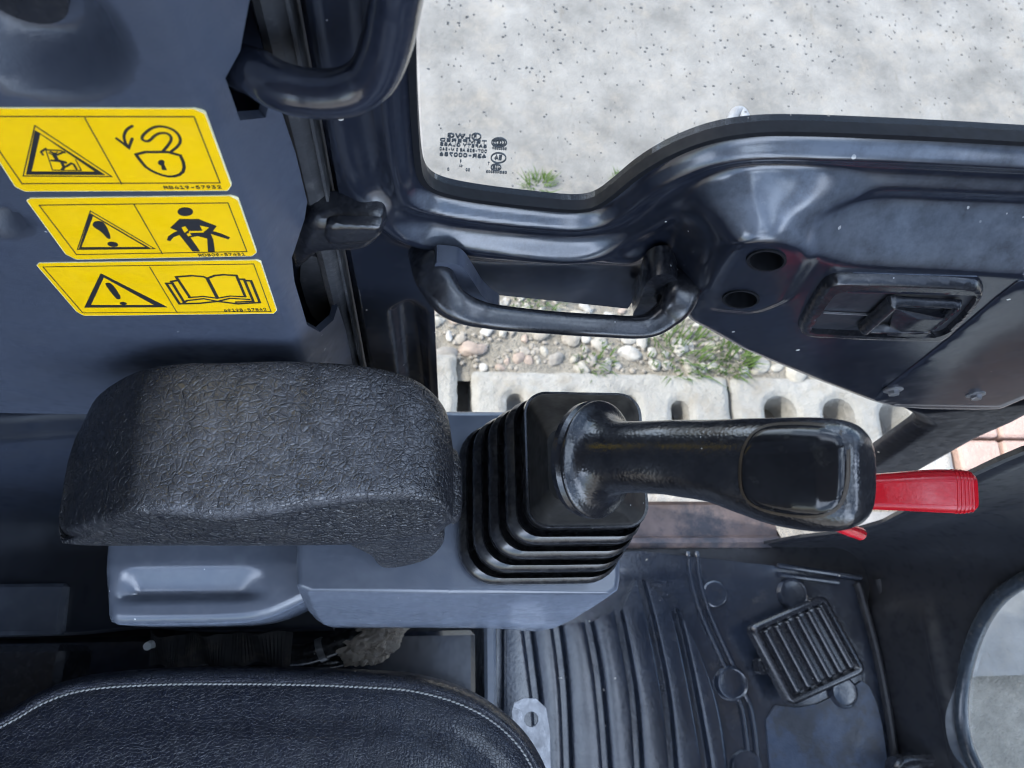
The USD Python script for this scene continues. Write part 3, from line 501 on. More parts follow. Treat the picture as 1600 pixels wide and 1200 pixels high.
# ------------------------------------------------------------------ trim panel with stickers
TY = .2
def trim():
    root = thing('trim_panel', 'dark blue-grey plastic trim panel carrying three yellow warning stickers', 'trim panel')
    xc = -.0835; du = A([.55, .835]); du /= np.linalg.norm(du); NN = np.array([du[1], -du[0], 0])      # side face direction in plan
    def side(p):                                               # pixel on the bent side face -> (u, z); u measured from the crease
        q = onP(p, (xc, TY, 1), NN); return (xc+np.dot(q[:2]-A([xc, TY]), du), q[2])
    edge = [side(p) for p in ((398, -60), (390, 0), (375, 80), (352, 122), (362, 150), (375, 188), (415, 184), (421, 160), (438, 168), (462, 240), (480, 315), (476, 342), (462, 385), (456, 402), (460, 440), (480, 508), (500, 519), (521, 500), (528, 478), (545, 530), (552, 562), (565, 640))]
    poly = Polygon([(-.75, 1.35), (edge[0][0], 1.35)]+edge+[(edge[-1][0], .585), (-.75, .585)]).buffer(0)
    c1 = onY((22, 46), TY); c2 = onY((98, 50), TY)
    pr = .033
    rad = .006
    def fn(u, v, w):
        s = u-xc; d = np.clip(s, 0, None)
        soft = np.where(abs(s) < rad, (s+rad)**2/(4*rad), d)       # rounded crease
        x = u+soft*(du[0]-1); y = TY+soft*du[1]
        rr = np.hypot(u-c1[0], v-c1[2]); y = y+np.where(w > .5, .020*(1-sstep(.021, .036, rr)), .0)
        rr2 = np.hypot((u-onY((-8, 345), TY)[0]), v-onY((-8, 345), TY)[2]); y = y+np.where(w > .5, .010*(1-sstep(.006, .016, rr2)), 0)
        bot = sstep(.72, .60, v); y = y-.0*bot
        back = np.where(w < .5, .004, 0); x = x-back*du[1]*(s > 0); y = y+back
        y = y+np.where((w < .5) & (s <= 0), .024, 0)
        return np.c_[x, y, v]
    obj('panel', plate(poly, .005, fn), 'trim_plastic', root, smooth=40)
    b = [(c1[0]+.014*math.cos(t), TY+.0205, c1[2]+.014*math.sin(t)) for t in np.linspace(0, 6.28, 25)[:-1]]
    obj('recess_cap', loft([A(b), A(b)-A([0, .004, 0]), A(b)*A([1, 1, 1])-A([0, .005, 0])]), 'black_plastic', root)
    # lower side: ledge, then the body falling away behind the seat
    prof = sm_poly([(.236, .583), (.200, .583), (.192, .578), (.186, .560), (.178, .55), (.160, .40), (.130, .34), (.03, .33), (.02, .325), (.02, .30), (.236, .30)], 1)
    P = A(prof); xs = np.linspace(-.75, -.10, 50); xs = np.r_[xs, -.09]
    rings = [np.c_[np.full(len(P), x), P[:, 0]+.006*np.exp(-((x+.30)/.05)**2), P[:, 1]] for x in xs]
    obj('lower_trim', loft(rings), 'lower_plastic', root, smooth=40)
    # stickers ---------------------------------------------------------
    def pz(pts, o): return xz(zoom(pts, *o), TY)
    S0 = TY-.0004
    o1, o5 = (0, 0), (0, 280)
    def sticker(label, outline, o, inks, texts, yellow=()):
        sp = Polygon(pz(outline, o)).buffer(-.0012).buffer(.0012)
        st = obj('warning_sticker', flat(sp, TY+.001, S0), 'sticker_yellow', root, smooth=False, label=label)
        obj('pale_edge', flat(sp.buffer(.00035).difference(sp.buffer(.00003)), TY+.001, S0), 'sticker_white', st, smooth=False)
        g = unary_union(inks)
        for y_ in yellow: g = g.difference(y_)
        obj('pictogram', flat(g, TY-.0003, S0-.0003), 'ink', st, smooth=False)
        for t, a, b_, h in texts:
            p, q = A(pz([a], o)[0]), A(pz([b_], o)[0]); tm = meshkit.text_mesh(t, .003, .0003); v = A(tm.vertices); Lx = v[:, 0].max(); e = (q-p)/Lx
            hh = pz([(a[0], a[1]-h)], o)[0][1]-p[1]
            ww = trimesh.Trimesh(np.c_[p[0]+v[:, 0]*e[0], S0+.0000-v[:, 2], p[1]+v[:, 0]*e[1]+v[:, 1]*hh/.003], tm.faces, process=False)
            obj('part_number', ww, 'ink', st, smooth=False)
    def ln(pts, o, w, closed=False, cap=1, soft=0):
        q = pz(pts, o); q = [tuple(t_) for t_ in sm_poly(q, soft, closed)] if soft else q; return LineString(q+[q[0]] if closed else q).buffer(w, cap_style=cap, join_style=2)
    def pg(pts, o): return Polygon(pz(pts, o)).buffer(0)
    def el(cx, cy, rx, ry, o, rot=0):
        return Polygon(pz([(cx+rx*math.cos(t)*math.cos(rot)-ry*math.sin(t)*math.sin(rot), cy+rx*math.cos(t)*math.sin(rot)+ry*math.sin(t)*math.cos(rot)) for t in np.linspace(0, 6.28, 28)[:-1]], o))
    hair = .00022
    i1 = [ln([(-125, 600), (1012, 602), (1147, 947), (116, 951)], o1, hair, True), ln([(443, 608), (635, 953)], o1, hair),
          ln([(183, 648), (583, 914), (122, 911)], o1, hair, True), pg([(183, 672), (548, 905), (137, 903)], o1).difference(pg([(211, 692), (498, 889), (166, 888)], o1)),
          ln([(690, 650), (660, 668), (645, 700), (652, 735), (668, 760)], o1, .00055, soft=2), ln([(608, 715), (672, 764), (690, 716)], o1, .00055),
          ln([(890, 786), (935, 750), (944, 715), (912, 672), (850, 650), (790, 657), (728, 714), (772, 737), (815, 690), (868, 684), (896, 708), (888, 738), (846, 786)], o1, .00055, soft=2),
          ln([(700, 786), (932, 786), (964, 855), (950, 900), (893, 917), (830, 903), (768, 872), (735, 835)], o1, .00065, True, soft=1), el(841, 841, 17, 13, o1), pg([(838, 848), (855, 848), (870, 880), (845, 878)], o1),
          ln([(245, 775), (318, 778), (340, 790)], o1, .0003), ln([(240, 775), (275, 880), (350, 882)], o1, .0002), ln([(345, 882), (425, 882), (395, 825)], o1, .0002), ln([(225, 800), (215, 785), (240, 768)], o1, .0004),
          ln([(283, 800), (300, 830), (340, 840)], o1, .0008), ln([(320, 835), (335, 865), (325, 878)], o1, .0006), ln([(265, 785), (300, 800), (335, 785)], o1, .0004), el(287, 797, 10, 7, o1),
          ln([(345, 862), (372, 845), (385, 850), (400, 875)], o1, .00045), ln([(270, 830), (295, 832)], o1, .0005), ln([(255, 790), (275, 800)], o1, .0002), ln([(300, 785), (290, 795)], o1, .0002)]
    sticker('largest top yellow sticker with falling window triangle and open padlock', [(-178, 560), (1010, 563), (1066, 590), (1202, 962), (1184, 988), (130, 992), (82, 968)], o1, i1, [('RB419-57932', (855, 979), (1155, 976), 15)])
    man = [pg([(935, 203), (1035, 203), (1128, 240), (1108, 266), (1150, 278), (1198, 298), (1190, 307), (1135, 290), (1098, 278), (1112, 312), (1120, 372), (1084, 372), (1080, 303), (1030, 290), (992, 298), (1042, 370), (1003, 370), (935, 284), (905, 296), (888, 316), (870, 312), (878, 292), (905, 274), (928, 264), (888, 248)], o5), el(966, 164, 40, 22, o5)]
    cuts = [pg([(945, 246), (966, 238), (982, 262), (962, 276)], o5), pg([(1040, 234), (1092, 246), (1060, 272), (1052, 258)], o5), pg([(985, 264), (1062, 262), (1064, 274), (985, 276)], o5), pg([(970, 278), (990, 274), (1000, 290), (980, 294)], o5)]
    i2 = [ln([(205, 130), (1188, 118), (1287, 372), (400, 388)], o5, hair, True), ln([(700, 128), (847, 384)], o5, hair), ln([(472, 160), (806, 357), (404, 361)], o5, hair, True),
          pg([(470, 172), (782, 354), (412, 357)], o5).difference(pg([(486, 186), (762, 349), (425, 350)], o5)),
          Polygon(sm_poly(pz([(481, 230), (495, 214), (530, 214), (552, 232), (582, 304), (562, 306), (530, 268), (492, 246)], o5), 2)), el(588, 334, 28, 12, o5, .15)]+man
    sticker('middle yellow sticker with warning triangle and seat belt figure', [(142, 108), (162, 97), (1195, 84), (1238, 106), (1334, 378), (1312, 396), (398, 414), (345, 388)], o5, i2, [('RD809-57431', (1035, 398), (1278, 392), 13)], cuts)
    bk = .00075
    i3 = [ln([(225, 452), (1322, 437), (1412, 685), (432, 692)], o5, hair, True), ln([(780, 452), (923, 691)], o5, hair),
          pg([(525, 486), (872, 662), (440, 664)], o5).difference(pg([(542, 506), (806, 652), (474, 652)], o5)),
          Polygon(sm_poly(pz([(545, 540), (560, 534), (585, 540), (636, 614), (615, 622), (600, 612)], o5), 2)), el(643, 643, 18, 7, o5, .1),
          ln([(990, 612), (918, 504), (1000, 498), (1060, 503), (1080, 512), (1120, 497), (1165, 493), (1232, 497), (1278, 607)], o5, bk), ln([(1080, 512), (1132, 612)], o5, bk*1.3), ln([(985, 612), (1060, 606), (1132, 616), (1200, 604), (1280, 608)], o5, bk*.8),
          ln([(918, 524), (893, 528), (962, 640)], o5, bk), ln([(893, 538), (867, 538), (936, 645), (1040, 642), (1135, 632)], o5, bk), ln([(1240, 516), (1272, 517), (1320, 632), (1230, 636)], o5, bk), ln([(1280, 524), (1308, 525), (1354, 638), (1240, 645), (1135, 632)], o5, bk), ln([(955, 640), (975, 628), (1060, 618), (1135, 632), (1200, 616), (1300, 622)], o5, bk*.8)]
    sticker('lowest yellow sticker with warning triangle and open manual', [(194, 446), (206, 434), (1332, 419), (1356, 432), (1440, 680), (1424, 696), (440, 708), (402, 688)], o5, i3, [('69198-57842', (1168, 686), (1390, 680), 13)])
trim()
# ------------------------------------------------------------------ grab rail, door hook
obj('grab_rail', tube([onY((345, 98), .243), onY((395, 112), .222), onY((435, 134), .212), (onY((485, 146), .208)), onY((540, 144), .206), onY((580, 120), .207), onY((603, 70), .208), onY((615, 10), .208), onY((626, -70), .208), onY((640, -200), .22)], .0096, 28, 10), 'pillar_paint', smooth=True, label='curved dark grab rail tube above the stickers, crossing the window corner', category='grab rail')
def hook():
    root = thing('door_hook', 'short black door catch handle between stickers and pull handle', 'door catch')
    arm = Polygon(sm_poly(xz([(452, 408), (452, 388), (474, 348), (520, 343), (590, 343), (604, 350), (603, 366), (584, 392), (560, 398), (508, 398), (490, 408), (460, 436)], .228), 2))
    obj('arm', plate(arm, .0025, lambda u, v, w: np.c_[u, .247-w*(.012+.008*np.sqrt(np.clip(sdf(arm, u, v)/.008, 0, 1))), v]), 'black_plastic', root)
    pad = Polygon(sm_poly(xz([(508, 356), (512, 347), (590, 347), (600, 352), (596, 366), (580, 377), (516, 380), (507, 372)], .226), 2))
    obj('thumb_pad', plate(pad, .002, lambda u, v, w: np.c_[u, .230-w*(.004+.003*np.sqrt(np.clip(sdf(pad, u, v)/.004, 0, 1))), v]), 'black_plastic', root)
    lo = Polygon(sm_poly(xz([(462, 430), (492, 405), (505, 440), (524, 470), (520, 500), (500, 516), (482, 500)], .25), 1))
    obj('pivot_plate', plate(lo, .003, lambda u, v, w: np.c_[u, .262-w*.006, v]), 'rubber', root)
hook()
# ------------------------------------------------------------------ armrest
def armrest():
    root = thing('armrest', 'worn black leather armrest pad with creased grain beside the lever boot', 'armrest')
    zt = .78
    st = []   # x, y far, y near top, y near bottom, z top, z bottom
    def S(xpx, far, crease, nb, zt_, zb): 
        f, c, b = onZ((xpx, far), zt_), onZ((xpx, crease), zt_), onZ((xpx, nb), zb)
        st.append((c[0], f[1], c[1], b[1], zt_, zb))
    S(97, 664, 828, 852, .722, .712); S(112, 622, 826, 855, .735, .712); S(140, 596, 818, 856, .750, .714); S(175, 578, 808, 856, .764, .716); S(215, 567, 799, 856, .775, .718); S(270, 562, 797, 856, .780, .72); S(330, 562, 802, 856, .781, .72); S(400, 560, 797, 856, .781, .72)
    S(470, 561, 786, 855, .780, .72); S(540, 566, 777, 854, .779, .722); S(590, 573, 774, 850, .778, .722); S(630, 584, 774, 848, .777, .722); S(660, 599, 778, 845, .774, .722); S(685, 622, 786, 838, .769, .724); S(700, 650, 800, 826, .760, .728); S(708, 700, 812, 818, .748, .735)
    st_ = A(sorted(st)); xs = np.linspace(0, 1, len(st_)); T = catmull(st_, 6)
    rings = []
    for x, yf, yc, yb, z1, z0 in T:
        q = [(yf+.004, z0), (yf+.001, z1-.008), (yf-.002, z1-.0005), (.6*yf+.4*yc, z1+.002), (.2*yf+.8*yc, z1+.001), (yc+.004, z1+.0018), (yc-.0005, z1-.001), (yc-.003, z1-.009), (.45*yc+.55*yb, .5*(z1+z0)+.002), (yb, z0+.007), (yb+.002, z0), (yb+.010, z0)]
        q = A(q); P = sm_poly(q, 2); rings.append(np.c_[np.full(len(P), x), P])
    def shrink(R, k, dx):
        R = R.copy(); c = R.mean(0); R = c+(R-c)*k; R[:, 0] = c[0]+dx; return R
    R0, R1 = rings[0], rings[-1]
    rings = [shrink(R0, .3, -.0045), shrink(R0, .7, -.0038), shrink(R0, .9, -.002)]+rings+[shrink(R1, .93, .003), shrink(R1, .75, .0055), shrink(R1, .35, .0065)]
    rings = A(rings); n = meshkit.fbm(rings*45, 3, 4)-.5; rings[..., 2] += .0022*n
    # pressed dents where the arm rests
    for px, py, amp, sg in ((460, 605, .0022, .012), (300, 790, .002, .008), (228, 790, .002, .005), (600, 640, .0014, .02)):
        c = onZ((px, py), zt); rings[..., 2] -= amp*np.exp(-((rings[..., 0]-c[0])**2/(sg*.6)**2+(rings[..., 1]-c[1])**2/(sg*1.6)**2))
    obj('pad', loft(rings), 'armrest_leather', root, smooth=True)
    tp = sm_poly([(540, 846), (562, 856), (582, 866), (590, 880), (603, 887), (645, 880), (678, 868), (697, 842), (690, 832), (620, 836), (552, 838)], 2)
    fr = A([onZ(p, np.interp(p[1], [830, 888], [.726, .664])) for p in tp]); cc = fr.mean(0)
    obj('support_tab', loft([cc+(fr-cc)*.96+[0, -.0015, 0], cc+(fr-cc)*.99+[0, -.0008, 0], fr+[0, .002, 0], fr+[0, .03, 0]]), 'armrest_leather', root)
    obj('support_post', bevel_box((-.14, .10, .64), (-.08, .15, .722), .004), 'black_plastic', root)
armrest()
# ------------------------------------------------------------------ console
CZ = .655
def console():
    root = thing('control_console', 'light grey plastic console under the armrest and lever boot', 'console')
    nx = .0
    top = Polygon(xy([(462, 800), (462, 916), (480, 925), (700, 930), (955, 930), (968, 922), (971, 905), (971, 800), (950, 660), (900, 642), (705, 640), (560, 640), (480, 660)], CZ)).buffer(.004).buffer(-.008).buffer(.004)
    P = A(top.segmentize(.004).exterior.coords)[:-1]
    low = onZ((700, 996), .47)[1]; hi = P[:, 1].min()
    rings = []
    def ring(off, z, k):
        q = P.copy(); c = q.mean(0); dlt = q-c; q = c+dlt*(1-off/np.linalg.norm(dlt, axis=1, keepdims=True))
        near = sstep(.10, .03, P[:, 1]); q[:, 1] -= near*(hi-low)*k; 
        q[:, 0] -= sstep(.08, .17, P[:, 0])*k*.030
        return np.c_[q, np.full(len(q), z)]
    for off, z, k in ((.006, CZ, 0), (.003, CZ-.0008, 0), (.001, CZ-.003, 0), (0, CZ-.006, 0), (0, CZ-.03, .25), (.0, CZ-.08, .6), (.002, CZ-.12, .85), (.006, CZ-.165, 1.0), (.02, CZ-.18, 1.0)): rings.append(ring(off, z, k))
    obj('body', loft(rings), 'console_plastic', root, smooth=40)
    fl = Polygon(sm_poly(xy([(168, 800), (490, 800), (490, 930), (450, 950), (412, 966), (360, 974), (200, 976), (162, 975), (158, 955)], .575), 1))
    gr = Polygon(sm_poly(xy([(185, 902), (380, 893), (405, 898), (402, 912), (370, 925), (200, 932)], .575), 2))
    def fn(u, v, w):
        e = sdf(fl, u, v); y1_, y0_ = gr.bounds[3], gr.bounds[1]; tt = (y1_+.008-v)/(y1_+.008-y0_); gx = sstep(gr.bounds[0]-.012, gr.bounds[0]+.012, u)*(1-sstep(gr.bounds[2]-.02, gr.bounds[2]+.012, u)); gd = gx*sstep(-.1, .95, tt)*(1-sstep(.98, 1.22, tt))
        return np.c_[u, v, np.where(w > .5, .575-.006*(1-np.sqrt(np.clip(e/.006, 0, 1)))-.009*gd-.30*np.clip(.07-v, 0, 1), .47)]
    obj('side_flap', plate(fl, .003, fn), 'console_plastic', root, smooth=45, label='lower grey flap with a dark groove below the armrest')
    obj('pedestal', bevel_box((-.16, .06, .02), (.04, .17, .50), .006), 'wall_black', root)
console()
# ------------------------------------------------------------------ joystick
def joystick():
    root = thing('control_lever', 'black joystick with ribbed rubber boot and glossy pad on its grip', 'joystick')
    b1 = onZ((905, 728), .80)
    rings = []
    def R(t, z, ins=0, r=None):
        hw, hh = .0648-.0214*t-ins, .0640-.0150*t-ins; q = rrect(hw, hh, r or (.030-.014*t), 8, .0993+.0194*t, .1080+.0153*t); rings.append(np.c_[q, np.full(len(q), z)])
    z = CZ+.001; d_ = .25
    R(0, z-.003, .001)
    for i in range(4):
        t = i*d_
        for dt, dz, ins in ((0, 0, .0015), (0, .004, 0), (0, .0125, 0), (.03, .0148, 0), (.12, .0166, 0), (.35, .0188, 0), (.56, .0204, 0), (.62, .0198, 0), (.67, .016, .0006), (.70, .009, .0015), (.97, .008, .0022)): R(t+dt*d_, z+dz, ins)
        z += .0215
    R(1, z+.004, .0015); R(1, z+.014, .0002); R(1.0, z+.018, .0008)
    obj('boot', loft(A(rings)), 'boot_rubber', root, smooth=32)
    rings = [np.c_[rrect(.0405, .0465, .014, 8, .1187, .1233), np.full(32, z+.0182)]]
    tx, ty = .1187, .1233
    for k, (zz, hw, hh, r) in enumerate(((z+.0205, .0402, .0462, .013), (z+.026, .0372, .043, .011), (z+.036, .0315, .036, .009), (z+.047, .0265, .030, .009), (.804, .021, .023, .009))):
        f_ = min(1, (zz-z-.018)/.04); q = rrect(hw, hh, r, 8, tx+(b1[0]-tx)*f_, ty+(b1[1]-ty)*f_); rings.append(np.c_[q, np.full(len(q), zz)])
    obj('boot_top', loft(A(rings)), 'boot_matte', root, smooth=32)
    # grip: rings along a path of pixel centres at measured depths
    pts = [(934, 718, .452, 90), (936, 718, .4505, 92), (939, 718, .4485, 90), (944, 718, .4455, 76), (951, 717, .441, 66), (966, 715, .434, 58), (995, 714, .424, 56), (1030, 714, .415, 57), (1062, 716, .408, 60), (1110, 720, .396, 64), (1160, 728, .384, 74), (1210, 736, .373, 83), (1260, 740, .362, 88), (1300, 742, .354, 88), (1330, 743, .349, 82), (1348, 744, .346, 70), (1358, 744, .345, 52), (1362, 744, .3445, 25)]
    C = A([atD(p[:2], p[2]) for p in pts]); hw = A([p[3]*p[2]/FPX for p in pts]); th = A([p for p in (1.0, 1.0, 1.0, 1.0, .97, .95, .93, .90, .86, .82, .76, .70, .66, .64, .62, .60, .58, .5)])
    ax = C[-3]-C[2]; ax /= np.linalg.norm(ax)
    lat0 = -W[:, 1]; RR = []; a = np.linspace(0, 2*np.pi, 48, endpoint=False)
    N0 = None
    for i in range(len(pts)):
        t = ax; la = lat0-t*np.dot(lat0, t); la /= np.linalg.norm(la); nn = np.cross(t, la); N0 = nn
        pw = 2.0 if i < 9 else 2.0+.11*(i-8); pw = min(pw, 2.9)
        ca = np.sign(np.cos(a))*abs(np.cos(a))**(2/pw); sa = np.sign(np.sin(a))*abs(np.sin(a))**(2/pw)
        RR.append(C[i]+hw[i]*(np.outer(ca, la)+np.outer(sa, nn)*th[i]))
    RR = A(RR); F2 = np.stack([catmull(RR[:, j], 5) for j in range(RR.shape[1])], 1)
    obj('grip', loft(F2), 'grip_plastic', root, smooth=True)
    if np.dot(N0, CAM-C[12]) < 0: N0 = -N0
    # lower ring of the flange
    c0 = C[0]-ax*.002; r0 = hw[1]*.985
    obj('flange_rim', loft([[c0+r*(math.cos(t)*la+math.sin(t)*N0)+ax*h for t in a] for r, h in ((r0*.8, -.006), (r0, -.005), (r0*1.02, -.001), (r0*.98, .0015), (r0*.8, .002))]), 'black_plastic', root)
    obj('shaft', tube([np.r_[b1[:2], .79], C[0]-ax*.012, C[0]], .014, 18, 4, up=(0, 1, 0)), 'boot_rubber', root)
    # glossy pad on the face of the grip
    hC = C[12]; e1 = ax; e2 = la; face = hC+N0*(hw[12]*th[12])
    def loc(p): q = onP(p, face, N0)-face; return (np.dot(q, e1), np.dot(q, e2))
    pp = Polygon(sm_poly([loc(p) for p in ((1157, 745), (1160, 700), (1175, 668), (1210, 661), (1285, 664), (1312, 684), (1318, 715), (1316, 770), (1302, 800), (1270, 811), (1215, 806), (1178, 795), (1160, 775))], 2))
    lft = .0016
    def curve(u, v):                                             # height of the grip surface under the pad
        s = A([np.dot(c-face, e1) for c in C]); o = np.argsort(s)
        h = np.interp(u, s[o], (hw*th)[o]); w_ = np.interp(u, s[o], hw[o]); base = np.interp(u, s[o], A([np.dot(c-hC, N0) for c in C])[o]); cl = np.interp(u, s[o], A([np.dot(c-hC, e2) for c in C])[o])
        q = np.clip(abs(v-cl)/w_, 0, .98); return base+h*(1-q**2.45)**(1/2.45)-(hw[12]*th[12])
    def onface(hgt, dn): return lambda u, v, w: face+np.outer(u, e1)+np.outer(v, e2)+np.outer(np.where(w > .5, curve(u, v)+hgt(u, v), curve(u, v)-.006), N0)
    pin = pp.buffer(-.0008)
    obj('glossy_pad', plate(pin, .0011, onface(lambda u, v: .0004+.0008*np.sqrt(np.clip(sdf(pin, u, v)/.002, 0, 1)), 0)), 'gloss_pad', root, smooth=45)
    rim = pp.buffer(.0006).difference(pin.buffer(.0001))
    obj('pad_rim', plate(rim, .0012, onface(lambda u, v: .0007+0*u, 0)), 'pad_rim', root)
joystick()
# ------------------------------------------------------------------ red lever
def red_lever():
    root = thing('lock_lever', 'bright red plastic safety lever pointing right from behind the joystick head', 'lever')
    P = [(1270, 768, .600, 26), (1330, 768, .590, 27), (1370, 768, .584, 27.5), (1430, 767, .577, 31), (1470, 767, .573, 33), (1500, 768, .570, 32.5), (1516, 768, .568, 30), (1524, 768, .567, 24)]
    C = A([atD(p[:2], p[2]) for p in P]); hw = A([p[3]*p[2]/FPX for p in P])
    RR = []
    for i in range(len(P)):
        t = C[min(i+1, len(P)-1)]-C[max(i-1, 0)]; t /= np.linalg.norm(t); la = -W[:, 1]-t*np.dot(-W[:, 1], t); la /= np.linalg.norm(la); nn = np.cross(t, la)
        q = rrect(hw[i], hw[i]*.72, hw[i]*.5, 7); RR.append(C[i]+np.outer(q[:, 0], la)+np.outer(q[:, 1], nn))
    F2 = np.stack([catmull(A(RR)[:, j], 6) for j in range(len(RR[0]))], 1)
    obj('link_rod', tube([atD((1262, 766), .61), atD((1280, 795), .68), atD((1296, 812), .72)], .005, 12, 6), 'black_plastic', root)
    obj('grip', loft(F2), 'red_plastic', root, smooth=True)
    for k in range(5):
        x = 1490+k*6.2; s = np.interp(x, [p[0] for p in P], np.arange(len(P))); i = int(s); f = s-i
        R = A(RR[i])*(1-f)+A(RR[min(i+1, len(P)-1)])*f; c = R.mean(0); t = C[-1]-C[-3]; t /= np.linalg.norm(t)
        obj('ridge', loft([c+(R-c)*a_+t*b_ for a_, b_ in ((.9, -.0010), (1.035, -.0007), (1.045, 0), (1.035, .0007), (.9, .0010))]), 'red_plastic', root)
    obj('stem', tube([atD((1275, 766), .600), atD((1220, 750), .612), atD((1120, 722), .63), atD((1010, 715), .655)], .008, 14, 6), 'black_plastic', root)
    obj('link_arm', tube([atD((1296, 812), .72), atD((1318, 824), .745), atD((1344, 834), .78)], .0065, 12, 6), 'red_plastic', root)
red_lever()
# ------------------------------------------------------------------ seat
def seat():
    root = thing('driver_cushion', 'dark vinyl seat cushion corner with pale stitching at the bottom', 'seat')
    SZ = .53
    pts = [(-300, 1260), (-120, 1165), (0, 1112), (60, 1074), (130, 1052), (250, 1045), (380, 1045), (500, 1047), (600, 1052), (650, 1056), (720, 1074), (780, 1104), (828, 1148), (858, 1200), (878, 1260), (885, 1400), (880, 1700), (-300, 1700)]
    o = Polygon(sm_poly(xy(pts, SZ), 2))
    def h(u, v):
        s = sdf(o, u, v)
        return SZ-.020*(1-np.sqrt(np.clip(1-(1-np.clip(s/.010, 0, 1))**2, 0, 1)))-.0022*np.exp(-((s-.0125)/.0028)**2)+.012*sstep(.012, .045, s)+.010*sstep(.05, .16, s)-.006*np.exp(-((s-.040)/.012)**2)+.0015*(meshkit.fbm(np.c_[u*25, v*25, u*0], 3, 8)-.5)
    obj('cushion', plate(o, .0022, lambda u, v, w: np.c_[u, v, np.where(w > .5, h(u, v), .44)]), 'seat_vinyl', root, smooth=40)
    line = o.buffer(-.0125).exterior; L = line.length; vs = []; n = int(L/.0042)
    base = trimesh.creation.icosphere(1)
    for k in range(n):
        p = line.interpolate(k*.0042); q = line.interpolate(k*.0042+.0006); t = math.atan2(q.y-p.y, q.x-p.x)+.25
        if onb(p): 
            z = h(A([p.x]), A([p.y]))[0]; v = base.vertices*A([.0021, .0009, .0009]); Rz = A([[math.cos(t), -math.sin(t), 0], [math.sin(t), math.cos(t), 0], [0, 0, 1]])
            vs.append(trimesh.Trimesh(v@Rz.T+A([p.x, p.y, z+.0006]), base.faces, process=False))
    obj('stitching', cat(*vs), 'thread', root, smooth=True, kind='stuff')
    obj('seat_pan', flat(o.buffer(-.012), .36, .438, 'z'), 'wall_black', root)
    # black hinge bracket at the seat's rear corner
    c = onZ((40, 1035), .47)
    obj('hinge_bracket', bevel_box((c[0]-.10, c[1]-.05, .40), (onZ((100, 1035), .47)[0], onZ((60, 1008), .47)[1], .475), .006), 'black_plastic', root)
def onb(p): return -.45 < p.x < .16 and p.y > -.2
seat()
# ------------------------------------------------------------------ seat platform, belt, hoses between seat and console
def under_seat():
    PZ = .25
    x1 = onZ((743, 1040), PZ)[0]
    root = thing('seat_platform', 'dark blue-grey steel seat platform between the seat and the ribbed mat', 'platform')
    obj('riser', bevel_box((-.75, -.7, 0), (x1, .019, PZ), .006), 'pillar_paint', root)
    x2 = onZ((757, 1040), .2)[0]; x3 = onZ((776, 1040), .2)[0]
    obj('front_flange', bevel_box((x2, -.7, 0), (x3, .06, .20), .004), 'console_plastic', root)
    obj('side_rail', bevel_box((-.75, .021, .30), (onZ((90, 1000), .345)[0], .075, .345), .004), 'console_plastic', root)
    ps = [(235, 1012, .36), (270, 1022, .365), (310, 1015, .37), (350, 1020, .37), (400, 1012, .372), (455, 1016, .37)]
    C = catmull(A([onZ(p[:2], p[2]) for p in ps]), 10); n = len(C); rings = []
    for i, c in enumerate(C):
        tw = .5*math.sin(i*.35)+.3; w = .019; s = A([0, math.cos(tw), math.sin(tw)]); b = A([0, -math.sin(tw), math.cos(tw)])
        rings.append([c+s*w*a+b*q for a, q in ((-1, -.0012), (1, -.0012), (1, .0012), (-1, .0012))])
    obj('belt_webbing', loft(rings), 'webbing', smooth=30, label='crumpled black webbing strap between seat and console', category='strap')
    h1 = thing('hydraulic_hose', 'shiny black hose in the gap right of the webbing strap', 'hose'); obj('hose', tube([onZ((425, 1026), .33), onZ((480, 1022), .335), onZ((530, 1005), .34), onZ((600, 985), .34)], .012, 16, 8), 'boot_rubber', h1, smooth=True)
    obj('hose_clip', tube([onZ((498, 1017), .337), onZ((508, 1013), .338)], .0135, 16, 4), 'zinc', h1)
    h2 = obj('electrical_cable', tube([onZ((440, 1040), .30), onZ((520, 1036), .30), onZ((560, 1022), .29), (onZ((600, 1000), .26))], .006, 12, 8), 'black_plastic', smooth=True, label='thin black cable below the shiny hose', category='cable')
    # crumpled wrap
    s = trimesh.creation.icosphere(4); v = A(s.vertices); n = meshkit.fbm(v*2.2+3, 4, 11); v = v*(1+.9*(n[:, None]-.5)); r = abs(meshkit.fbm(v*4+1, 2, 5)-.5); v = v*(1+.5*r[:, None])
    c = onZ((583, 1002), .34); v = v*A([.034, .022, .016])@A([[math.cos(.4), math.sin(.4), 0], [-math.sin(.4), math.cos(.4), 0], [0, 0, 1]])+c
    obj('plastic_wrap', trimesh.Trimesh(v, s.faces, process=False), 'plastic_wrap', smooth=25, label='crumpled beige wrapping under the console edge', category='wrapping')
    c = onZ((230, 1010), .38); obj('white_pin', tube([c, c-A([.0, -.002, .012]), c-A([-.006, -.004, .04])], .0042, 14, 4), 'sticker_pin', smooth=30, label='small white tipped pin in the dark gap left of the strap', category='pin')
    # steel bracket with a hole
    bz = .24
    o = Polygon(xy([(800, 1112), (803, 1098), (818, 1091), (838, 1092), (853, 1106), (859, 1140), (862, 1260), (810, 1260)], bz)).buffer(-.003).buffer(.003); hc = onZ((830, 1124), bz)
    o = o.difference(Point(hc[0], hc[1]).buffer(.009))
    obj('steel_bracket', flat(o, bz-.006, bz, 'z'), 'zinc', smooth=30, label='zinc steel bracket with a round hole beside the seat corner', category='bracket')
mat('sticker_pin', (.75, .78, .78), .4, .05, 30, [])
under_seat()
